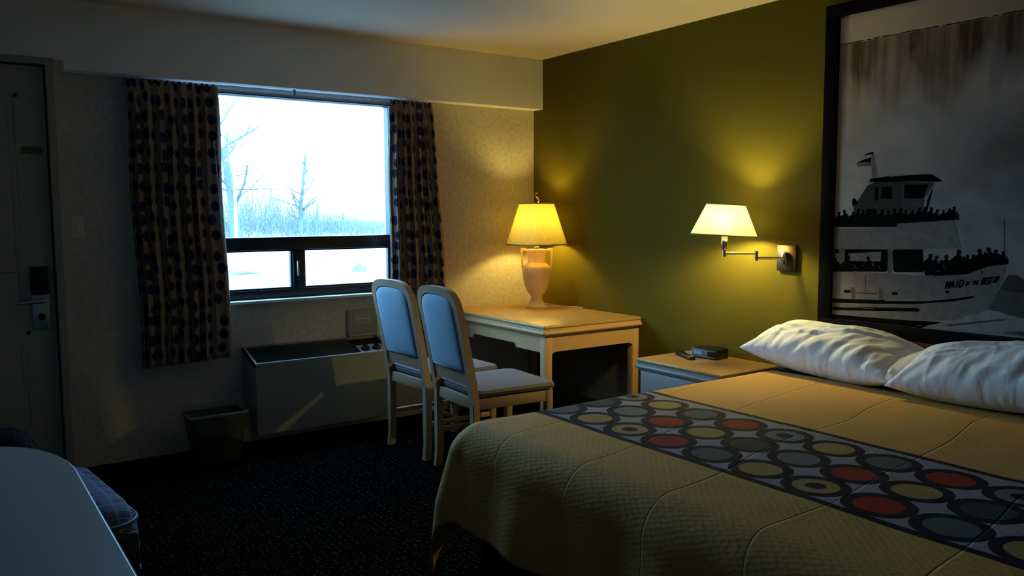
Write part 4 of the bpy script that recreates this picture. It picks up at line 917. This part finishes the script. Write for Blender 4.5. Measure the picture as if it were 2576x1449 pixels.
('black',[(-2.935,1.398),(-2.935,1.425),(-2.947,1.436),(-2.955,1.442),(-2.960,1.447),(-2.966,1.442),(-2.975,1.435),(-2.988,1.423),(-2.989,1.398)]),
('black',[(-3.000,1.462),(-2.998,1.455),(-2.993,1.452),(-2.988,1.453),(-2.984,1.458),(-2.983,1.465),(-2.987,1.470),(-2.993,1.472),(-2.998,1.468)]),
('black',[(-2.966,1.398),(-2.966,1.431),(-2.980,1.443),(-2.990,1.450),(-2.996,1.456),(-3.003,1.450),(-3.014,1.442),(-3.029,1.427),(-3.030,1.399)]),
('cabin3',[(-3.006,1.442),(-3.012,1.440),(-3.027,1.420),(-3.021,1.419)]),
('black',[(-3.034,1.465),(-3.033,1.458),(-3.028,1.454),(-3.022,1.456),(-3.018,1.461),(-3.017,1.468),(-3.021,1.474),(-3.027,1.475),(-3.032,1.471)]),
('black',[(-2.992,1.400),(-2.992,1.433),(-3.007,1.446),(-3.016,1.453),(-3.022,1.459),(-3.030,1.453),(-3.041,1.444),(-3.056,1.430),(-3.057,1.400)]),
('cabin3',[(-3.033,1.444),(-3.039,1.443),(-3.054,1.422),(-3.048,1.421)]),
('black',[(-3.056,1.456),(-3.055,1.451),(-3.051,1.448),(-3.046,1.449),(-3.042,1.453),(-3.042,1.459),(-3.045,1.464),(-3.050,1.465),(-3.055,1.462)]),
('black',[(-3.025,1.402),(-3.025,1.430),(-3.037,1.440),(-3.045,1.447),(-3.050,1.452),(-3.056,1.447),(-3.065,1.439),(-3.078,1.427),(-3.079,1.402)]),
('cabin3',[(-3.059,1.439),(-3.064,1.438),(-3.077,1.421),(-3.072,1.419)]),
('black',[(-3.091,1.459),(-3.090,1.454),(-3.086,1.451),(-3.081,1.452),(-3.077,1.457),(-3.077,1.463),(-3.080,1.467),(-3.085,1.468),(-3.089,1.465)]),
('black',[(-3.055,1.404),(-3.055,1.432),(-3.067,1.443),(-3.075,1.450),(-3.080,1.455),(-3.087,1.450),(-3.096,1.442),(-3.109,1.429),(-3.110,1.404)]),
('black',[(-3.126,1.467),(-3.125,1.461),(-3.120,1.458),(-3.114,1.459),(-3.111,1.464),(-3.110,1.471),(-3.114,1.476),(-3.119,1.477),(-3.124,1.473)]),
('black',[(-3.086,1.406),(-3.087,1.437),(-3.100,1.449),(-3.109,1.456),(-3.114,1.462),(-3.121,1.456),(-3.132,1.448),(-3.146,1.434),(-3.147,1.406)]),
('black',[(-3.154,1.468),(-3.152,1.462),(-3.148,1.459),(-3.142,1.460),(-3.139,1.465),(-3.138,1.472),(-3.142,1.477),(-3.147,1.478),(-3.152,1.475)]),
('black',[(-3.111,1.407),(-3.112,1.439),(-3.125,1.451),(-3.133,1.458),(-3.139,1.463),(-3.146,1.458),(-3.156,1.449),(-3.170,1.436),(-3.171,1.408)]),
('black',[(-3.181,1.467),(-3.180,1.461),(-3.176,1.458),(-3.170,1.459),(-3.167,1.464),(-3.167,1.470),(-3.170,1.475),(-3.175,1.476),(-3.179,1.473)]),
('black',[(-3.142,1.409),(-3.143,1.439),(-3.155,1.450),(-3.163,1.457),(-3.168,1.462),(-3.175,1.457),(-3.184,1.449),(-3.197,1.436),(-3.198,1.410)]),
('cabin3',[(-3.177,1.449),(-3.183,1.448),(-3.196,1.429),(-3.191,1.428)]),
('black',[(-3.209,1.460),(-3.207,1.455),(-3.204,1.452),(-3.200,1.453),(-3.197,1.457),(-3.197,1.462),(-3.199,1.466),(-3.203,1.467),(-3.207,1.464)]),
('black',[(-3.176,1.411),(-3.176,1.436),(-3.186,1.446),(-3.193,1.451),(-3.198,1.455),(-3.203,1.451),(-3.211,1.444),(-3.222,1.434),(-3.223,1.412)]),
('cabin3',[(-3.205,1.444),(-3.210,1.443),(-3.221,1.428),(-3.216,1.427)]),
('black',[(-3.237,1.457),(-3.236,1.453),(-3.232,1.450),(-3.228,1.451),(-3.226,1.455),(-3.226,1.460),(-3.228,1.464),(-3.232,1.464),(-3.235,1.462)]),
('black',[(-3.212,1.414),(-3.212,1.436),(-3.221,1.445),(-3.227,1.450),(-3.231,1.454),(-3.236,1.450),(-3.243,1.444),(-3.253,1.434),(-3.254,1.414)]),
('black',[(-3.265,1.463),(-3.264,1.458),(-3.261,1.455),(-3.256,1.456),(-3.254,1.460),(-3.253,1.466),(-3.256,1.470),(-3.260,1.470),(-3.264,1.468)]),
('black',[(-3.233,1.415),(-3.233,1.440),(-3.243,1.449),(-3.250,1.454),(-3.254,1.459),(-3.259,1.454),(-3.267,1.448),(-3.278,1.437),(-3.279,1.415)]),
('black',[(-3.286,1.471),(-3.285,1.465),(-3.281,1.462),(-3.276,1.463),(-3.273,1.468),(-3.273,1.474),(-3.276,1.478),(-3.281,1.479),(-3.285,1.476)]),
('black',[(-3.252,1.416),(-3.252,1.444),(-3.263,1.455),(-3.271,1.461),(-3.276,1.466),(-3.282,1.461),(-3.291,1.454),(-3.303,1.441),(-3.304,1.417)]),
('cabin3',[(-3.284,1.454),(-3.289,1.452),(-3.302,1.435),(-3.297,1.434)]),
('black',[(-2.762,1.221),(-2.760,1.213),(-2.754,1.209),(-2.747,1.210),(-2.743,1.216),(-2.742,1.224),(-2.747,1.230),(-2.753,1.232),(-2.759,1.228)]),
('black',[(-2.706,1.146),(-2.707,1.183),(-2.723,1.198),(-2.734,1.207),(-2.742,1.214),(-2.750,1.208),(-2.763,1.198),(-2.780,1.183),(-2.782,1.150)]),
('black',[(-2.791,1.197),(-2.789,1.192),(-2.786,1.190),(-2.781,1.190),(-2.778,1.194),(-2.778,1.199),(-2.781,1.203),(-2.785,1.204),(-2.789,1.202)]),
('black',[(-2.755,1.149),(-2.755,1.173),(-2.766,1.182),(-2.773,1.188),(-2.778,1.193),(-2.783,1.189),(-2.791,1.183),(-2.803,1.173),(-2.803,1.152)]),
('cabin3',[(-2.785,1.182),(-2.790,1.182),(-2.802,1.167),(-2.797,1.166)]),
('black',[(-2.826,1.201),(-2.825,1.196),(-2.821,1.193),(-2.816,1.194),(-2.813,1.198),(-2.813,1.203),(-2.816,1.207),(-2.820,1.208),(-2.824,1.205)]),
('black',[(-2.800,1.151),(-2.800,1.176),(-2.811,1.186),(-2.819,1.192),(-2.823,1.196),(-2.829,1.192),(-2.838,1.186),(-2.849,1.176),(-2.850,1.154)]),
('cabin3',[(-2.831,1.186),(-2.836,1.185),(-2.848,1.170),(-2.843,1.169)]),
('black',[(-2.871,1.221),(-2.869,1.214),(-2.864,1.210),(-2.858,1.211),(-2.853,1.217),(-2.853,1.224),(-2.857,1.230),(-2.863,1.231),(-2.869,1.228)]),
('black',[(-2.836,1.153),(-2.837,1.187),(-2.852,1.201),(-2.861,1.209),(-2.868,1.215),(-2.876,1.210),(-2.887,1.201),(-2.903,1.187),(-2.904,1.157)]),
('cabin3',[(-2.879,1.201),(-2.885,1.200),(-2.901,1.179),(-2.895,1.178)]),
('black',[(-2.915,1.200),(-2.914,1.196),(-2.911,1.193),(-2.907,1.194),(-2.904,1.197),(-2.904,1.202),(-2.906,1.205),(-2.910,1.206),(-2.914,1.204)]),
('black',[(-2.889,1.156),(-2.890,1.178),(-2.899,1.187),(-2.905,1.192),(-2.909,1.196),(-2.914,1.192),(-2.922,1.187),(-2.932,1.178),(-2.932,1.159)]),
('cabin3',[(-2.916,1.187),(-2.921,1.186),(-2.931,1.173),(-2.927,1.172)]),
('black',[(-2.687,1.205),(-2.686,1.199),(-2.681,1.195),(-2.675,1.196),(-2.671,1.201),(-2.671,1.208),(-2.674,1.213),(-2.680,1.214),(-2.685,1.211)]),
('black',[(-2.652,1.143),(-2.653,1.174),(-2.667,1.187),(-2.676,1.194),(-2.683,1.200),(-2.690,1.195),(-2.701,1.187),(-2.715,1.174),(-2.716,1.147)]),
('black',[(-3.189,1.247),(-3.187,1.240),(-3.182,1.236),(-3.176,1.237),(-3.171,1.243),(-3.171,1.251),(-3.175,1.257),(-3.181,1.258),(-3.187,1.255)]),
('black',[(-3.140,1.174),(-3.141,1.211),(-3.156,1.225),(-3.166,1.234),(-3.173,1.241),(-3.180,1.235),(-3.192,1.225),(-3.208,1.210),(-3.210,1.177)]),
('cabin3',[(-3.184,1.225),(-3.191,1.224),(-3.207,1.202),(-3.200,1.200)]),
('black',[(-3.216,1.240),(-3.215,1.234),(-3.210,1.230),(-3.205,1.231),(-3.201,1.236),(-3.201,1.243),(-3.204,1.248),(-3.209,1.250),(-3.214,1.246)]),
('black',[(-3.173,1.175),(-3.173,1.208),(-3.186,1.221),(-3.195,1.228),(-3.200,1.234),(-3.207,1.229),(-3.218,1.221),(-3.232,1.207),(-3.233,1.179)]),
('cabin3',[(-3.210,1.220),(-3.216,1.219),(-3.230,1.200),(-3.225,1.198)]),
('black',[(-3.262,1.245),(-3.260,1.238),(-3.255,1.234),(-3.250,1.235),(-3.246,1.241),(-3.245,1.248),(-3.249,1.253),(-3.254,1.255),(-3.259,1.251)]),
('black',[(-3.225,1.178),(-3.226,1.212),(-3.239,1.225),(-3.248,1.233),(-3.254,1.239),(-3.261,1.233),(-3.271,1.225),(-3.286,1.211),(-3.287,1.182)]),
('black',[(-3.236,1.224),(-3.235,1.219),(-3.231,1.217),(-3.227,1.217),(-3.225,1.221),(-3.225,1.226),(-3.227,1.230),(-3.231,1.231),(-3.234,1.228)]),
('black',[(-3.209,1.177),(-3.209,1.201),(-3.219,1.210),(-3.225,1.215),(-3.229,1.220),(-3.234,1.216),(-3.241,1.210),(-3.251,1.200),(-3.252,1.180)]),
('cabin3',[(-3.236,1.210),(-3.240,1.209),(-3.251,1.195),(-3.246,1.194)]),
('black',[(-3.320,1.270),(-3.318,1.261),(-3.312,1.256),(-3.305,1.258),(-3.300,1.265),(-3.300,1.274),(-3.304,1.281),(-3.311,1.282),(-3.318,1.278)]),
('black',[(-3.270,1.184),(-3.270,1.227),(-3.288,1.244),(-3.299,1.254),(-3.306,1.262),(-3.315,1.255),(-3.329,1.244),(-3.347,1.226),(-3.349,1.188)]),
('black',[(-3.341,1.244),(-3.340,1.239),(-3.336,1.236),(-3.332,1.236),(-3.329,1.241),(-3.329,1.246),(-3.331,1.250),(-3.335,1.251),(-3.339,1.249)]),
('black',[(-3.311,1.192),(-3.311,1.218),(-3.321,1.228),(-3.328,1.234),(-3.332,1.239),(-3.338,1.235),(-3.346,1.228),(-3.357,1.218),(-3.358,1.195)]),
('cabin3',[(-3.340,1.228),(-3.345,1.227),(-3.356,1.212),(-3.351,1.210)]),
('black',[(-3.357,1.252),(-3.356,1.246),(-3.352,1.243),(-3.347,1.244),(-3.344,1.248),(-3.344,1.254),(-3.347,1.259),(-3.351,1.260),(-3.355,1.257)]),
('black',[(-3.326,1.195),(-3.326,1.224),(-3.337,1.235),(-3.344,1.241),(-3.349,1.247),(-3.355,1.242),(-3.364,1.235),(-3.376,1.223),(-3.377,1.198)]),
('black',[(-3.383,1.254),(-3.382,1.249),(-3.378,1.246),(-3.374,1.247),(-3.371,1.251),(-3.371,1.257),(-3.373,1.261),(-3.378,1.262),(-3.382,1.260)]),
('black',[(-3.351,1.201),(-3.351,1.228),(-3.362,1.238),(-3.369,1.245),(-3.373,1.250),(-3.379,1.245),(-3.387,1.238),(-3.399,1.227),(-3.400,1.203)]),
('cabin3',[(-3.381,1.238),(-3.386,1.237),(-3.398,1.221),(-3.393,1.220)]),
('black',[(-3.411,1.278),(-3.409,1.270),(-3.404,1.266),(-3.398,1.267),(-3.394,1.273),(-3.394,1.281),(-3.397,1.287),(-3.403,1.288),(-3.408,1.285)]),
('black',[(-3.374,1.205),(-3.374,1.242),(-3.388,1.256),(-3.398,1.265),(-3.404,1.271),(-3.411,1.265),(-3.422,1.256),(-3.438,1.241),(-3.439,1.209)]),
('cabin3',[(-3.414,1.256),(-3.421,1.254),(-3.436,1.232),(-3.430,1.231)]),
('black',[(-3.433,1.265),(-3.432,1.260),(-3.428,1.257),(-3.423,1.257),(-3.420,1.262),(-3.420,1.268),(-3.423,1.272),(-3.427,1.274),(-3.431,1.271)]),
('black',[(-3.402,1.210),(-3.402,1.238),(-3.413,1.249),(-3.420,1.255),(-3.425,1.260),(-3.431,1.256),(-3.439,1.249),(-3.451,1.237),(-3.452,1.212)]),
('black',[(-3.449,1.285),(-3.447,1.278),(-3.442,1.274),(-3.436,1.275),(-3.432,1.281),(-3.432,1.288),(-3.435,1.294),(-3.441,1.296),(-3.446,1.292)]),
('black',[(-3.417,1.214),(-3.417,1.250),(-3.431,1.264),(-3.440,1.272),(-3.446,1.279),(-3.453,1.273),(-3.464,1.264),(-3.479,1.248),(-3.481,1.217)]),
('cabin3',[(-3.456,1.263),(-3.463,1.262),(-3.478,1.240),(-3.472,1.239)]),
('black',[(-3.478,1.278),(-3.477,1.272),(-3.472,1.268),(-3.467,1.269),(-3.464,1.274),(-3.464,1.281),(-3.467,1.286),(-3.472,1.287),(-3.476,1.284)]),
('black',[(-3.444,1.216),(-3.444,1.247),(-3.456,1.259),(-3.463,1.267),(-3.469,1.272),(-3.475,1.267),(-3.484,1.259),(-3.497,1.246),(-3.498,1.219)]),
('cabin3',[(-3.477,1.259),(-3.483,1.258),(-3.496,1.239),(-3.491,1.238)]),
('black',[(-3.509,1.275),(-3.508,1.269),(-3.504,1.267),(-3.500,1.267),(-3.497,1.272),(-3.497,1.277),(-3.499,1.281),(-3.503,1.282),(-3.507,1.280)]),
('black',[(-3.480,1.223),(-3.480,1.249),(-3.490,1.259),(-3.496,1.265),(-3.501,1.270),(-3.506,1.266),(-3.514,1.259),(-3.524,1.248),(-3.525,1.225)]),
('cabin3',[(-3.508,1.259),(-3.512,1.258),(-3.523,1.242),(-3.519,1.241)]),
('black',[(-3.489,1.263),(-3.488,1.258),(-3.485,1.256),(-3.481,1.257),(-3.479,1.260),(-3.478,1.265),(-3.481,1.269),(-3.484,1.269),(-3.487,1.267)]),
('black',[(-3.469,1.219),(-3.469,1.241),(-3.477,1.250),(-3.483,1.255),(-3.487,1.259),(-3.491,1.255),(-3.498,1.250),(-3.507,1.241),(-3.508,1.221)]),
]
# ---------------------------------------------------------------- framed print over the bed
pa = thing('framed_picture', 'huge black framed picture of a passenger boat below a waterfall', 'picture', (0, -3.5, .83))
def ppart(name, bm, m, par=None, sm=False): bmesh.ops.translate(bm, verts=bm.verts, vec=(0, 3.5, -.83)); return finish(name, bm, m, par or pa, sm)
PL, PR, PB, PT = -2.590, -4.30, .834, 2.512
for nm, a, b in (('frame_rail', (-.040, PR, 2.447), (-.001, PL, PT)), ('frame_rail', (-.040, PR, PB), (-.001, PL, .897)), ('frame_stile', (-.040, PL-.075, .897), (-.001, PL, 2.447)), ('frame_stile', (-.040, PR, .897), (-.001, PR+.075, 2.447))):
    bm = bmesh.new(); bx(bm, a, b, .004); ppart(nm, bm, 'frameblack', None, True)
me = bpy.data.meshes.new('print'); x = -.020; y0, y1, z0, z1 = PL-.07, PR+.07, .89, 2.455
me.from_pydata([(x, y0+3.5, z0-.83), (x, y1+3.5, z0-.83), (x, y1+3.5, z1-.83), (x, y0+3.5, z1-.83), (-.010, y0+3.5, z0-.83), (-.010, y1+3.5, z0-.83), (-.010, y1+3.5, z1-.83), (-.010, y0+3.5, z1-.83)], [], [(3, 2, 1, 0), (4, 5, 6, 7), (0, 1, 5, 4), (2, 3, 7, 6), (1, 2, 6, 5), (3, 0, 4, 7)])
uvl = me.uv_layers.new(name='UVMap')
for lp_ in me.loops: c_ = me.vertices[lp_.vertex_index].co; uvl.data[lp_.index].uv = (-(c_.y-3.5), c_.z+.83)
pr = link('print', me, 'print', pa)
keys = ['hull', 'hull2', 'band', 'cabin', 'cabin2', 'cabin3', 'black', 'light', 'rust', 'foam', 'sea', 'rock', 'fender']
bm = bmesh.new()
for i, (k, pts) in enumerate(ART):
    pts = [(min(y, PL-.076), z) for y, z in pts]; q = [p for j, p in enumerate(pts) if p != pts[j-1]]
    if len(q) < 3: continue
    xx = -.0202-.000012*i
    try: f_ = bm.faces.new([bm.verts.new((xx, y, max(z, .898))) for y, z in q])
    except Exception: continue
    f_.material_index = keys.index(k)
bmesh.ops.triangulate(bm, faces=bm.faces)
bmesh.ops.translate(bm, verts=bm.verts, vec=(0, 3.5, -.83)); me = bpy.data.meshes.new('boat_image'); bm.to_mesh(me); bm.free()
bo = link('boat_image', me, [('p_'+k) if k != 'fender' else 'fender' for k in keys], pr)
GL = {'M': [(0,0,0,1), (0,1,.5,.3), (.5,.3,1,1), (1,1,1,0)], 'A': [(0,0,.5,1), (.5,1,1,0), (.2,.36,.8,.36)], 'I': [(.5,0,.5,1)], 'D': [(0,0,0,1), (0,1,.6,1), (.6,1,1,.7), (1,.7,1,.3), (1,.3,.6,0), (.6,0,0,0)],
      'O': [(0,.2,0,.8), (0,.8,.3,1), (.3,1,.7,1), (.7,1,1,.8), (1,.8,1,.2), (1,.2,.7,0), (.7,0,.3,0), (.3,0,0,.2)], 'F': [(0,0,0,1), (0,1,1,1), (0,.52,.8,.52)], 'T': [(.5,0,.5,1), (0,1,1,1)], 'H': [(0,0,0,1), (1,0,1,1), (0,.5,1,.5)],
      'E': [(0,0,0,1), (0,1,1,1), (0,.5,.8,.5), (0,0,1,0)], 'S': [(1,.85,.7,1), (.7,1,.2,1), (.2,1,0,.75), (0,.75,1,.3), (1,.3,.8,0), (.8,0,.2,0), (.2,0,0,.15)]}
def strokes(bm, word, y0, z0, y1, z1, h, th, slant=.22):
    n = len(word); cell = (y0-y1)/n
    for i, chx in enumerate(word):
        if chx == ' ': continue
        wdt = cell*(.40 if chx == 'I' and word != 'III' else .74); oy = y0-cell*(i+.5)+wdt/2
        for ax, az, bx_, bz in GL[chx]:
            P = [Vector((0, oy-ax*wdt-az*h*slant, z0+(z1-z0)*(i+ax)/n+az*h)), Vector((0, oy-bx_*wdt-bz*h*slant, z0+(z1-z0)*(i+bx_)/n+bz*h))]
            d_ = (P[1]-P[0]).normalized(); nn = Vector((0, -d_.z, d_.y))*th/2; e_ = d_*th/2; x_ = -.0216
            vs = [bm.verts.new((x_, p.y, p.z)) for p in (P[0]-e_+nn, P[0]-e_-nn, P[1]+e_-nn, P[1]+e_+nn)]; bm.faces.new(vs)
bm = bmesh.new()
strokes(bm, 'MAID', -3.254, 1.099, -3.335, 1.112, .030, .0062); strokes(bm, 'OF THE', -3.346, 1.118, -3.404, 1.127, .018, .0032)
strokes(bm, 'MIST', -3.414, 1.127, -3.458, 1.134, .029, .0052, .3); strokes(bm, 'III', -3.463, 1.139, -3.482, 1.143, .026, .0042, .45)
bmesh.ops.translate(bm, verts=bm.verts, vec=(0, 3.5, -.83)); finish('boat_name', bm, 'p_black', pr)

# ---------------------------------------------------------------- rounded table, lower left
tt = thing('side_table', 'grey topped table with rounded corner, lower left of the picture', 'table', (-4.1, -3.4, 0))
def outline(ins):
    X1, X0, YF, YN = -3.590-ins, -4.62+ins, -2.285-ins, -4.55+ins; o = []
    for k in range(15): a = math.pi/2*k/14; o.append((X1-.22+.22*math.cos(a), YF-.42+.42*math.sin(a)))
    for k in range(15): a = math.pi/2+math.pi/2*k/14; o.append((X0+.22+.22*math.cos(a), YF-.42+.42*math.sin(a)))
    o += [(X0, YN), (X1, YN)]; return [(x+4.1, y+3.4) for x, y in o]
bm = bmesh.new(); loft(bm, [[(x, y, z) for x, y in outline(i)] for i, z in ((.006, .716), (.006, .744), (.006, .7505))], True, True); finish('table_top', bm, 'tabletop', tt, False)
bm = bmesh.new(); loft(bm, [[(x, y, z) for x, y in outline(i)] for i, z in ((.006, .714), (0, .718), (-.003, .732), (0, .745), (.004, .749), (.006, .7502))], False, False); finish('edge_band', bm, 'edge', tt, True)
bm = bmesh.new(); bx(bm, (-.38, -.95, 0), (.36, .62, .70), .01); finish('cabinet_body', bm, 'darkwood', tt, True)
bm = bmesh.new(); bx(bm, (-.40, -.97, .70), (.38, .66, .714), .003); finish('sub_top', bm, 'darkwood', tt, True)
# ---------------------------------------------------------------- bags on the floor
def bag(name, label, loc, size, m, rz, strap=True):
    t = thing(name, label, 'bag', loc, rz); hx, hy, hz = size
    bm = bmesh.new(); R = []
    for s, z in ((.82, 0), (.96, .03), (1, .5), (.97, .8), (.86, .94), (.66, 1.0), (.3, 1.02)):
        R.append(rrect(0, 0, hx*s, hy*s, min(hx, hy)*.48*s, z*hz, 8))
    loft(bm, R, True, True); finish('bag_body', bm, m, t, True)
    for z, s in ((.80, .975), (.25, .985)):
        bm = bmesh.new(); P = rrect(0, 0, hx*s, hy*s, min(hx, hy)*.48*s, z*hz, 8); tube(bm, P+[P[0]], .008, 8, False); finish('piping', bm, 'bagblue' if m == 'plaid' else 'bagblack', t, True)
    bm = bmesh.new(); tube(bm, [(-hx*.3, -.05, hz*1.0), (-hx*.28, -.05, hz+.04), (0, -.05, hz+.065), (hx*.28, -.05, hz+.04), (hx*.3, -.05, hz*1.0)], .011, 8); finish('handle', bm, 'bagblack', t, True)
    return t
b1 = bag('duffel_bag', 'blue plaid soft bag on the carpet behind the rounded table', (-3.560, -1.56, 0), (.240, .42, .370), 'plaid', math.radians(6))
bm = bmesh.new(); bx(bm, (-.05, -.435, .03), (.21, -.395, .27), .018, 3); finish('end_pocket', bm, 'bagblack', b1, True)
b2 = bag('suitcase', 'dark striped bag standing against the door beyond the table', (-3.77, -.70, 0), (.245, .14, .43), 'darkplaid', math.radians(2))
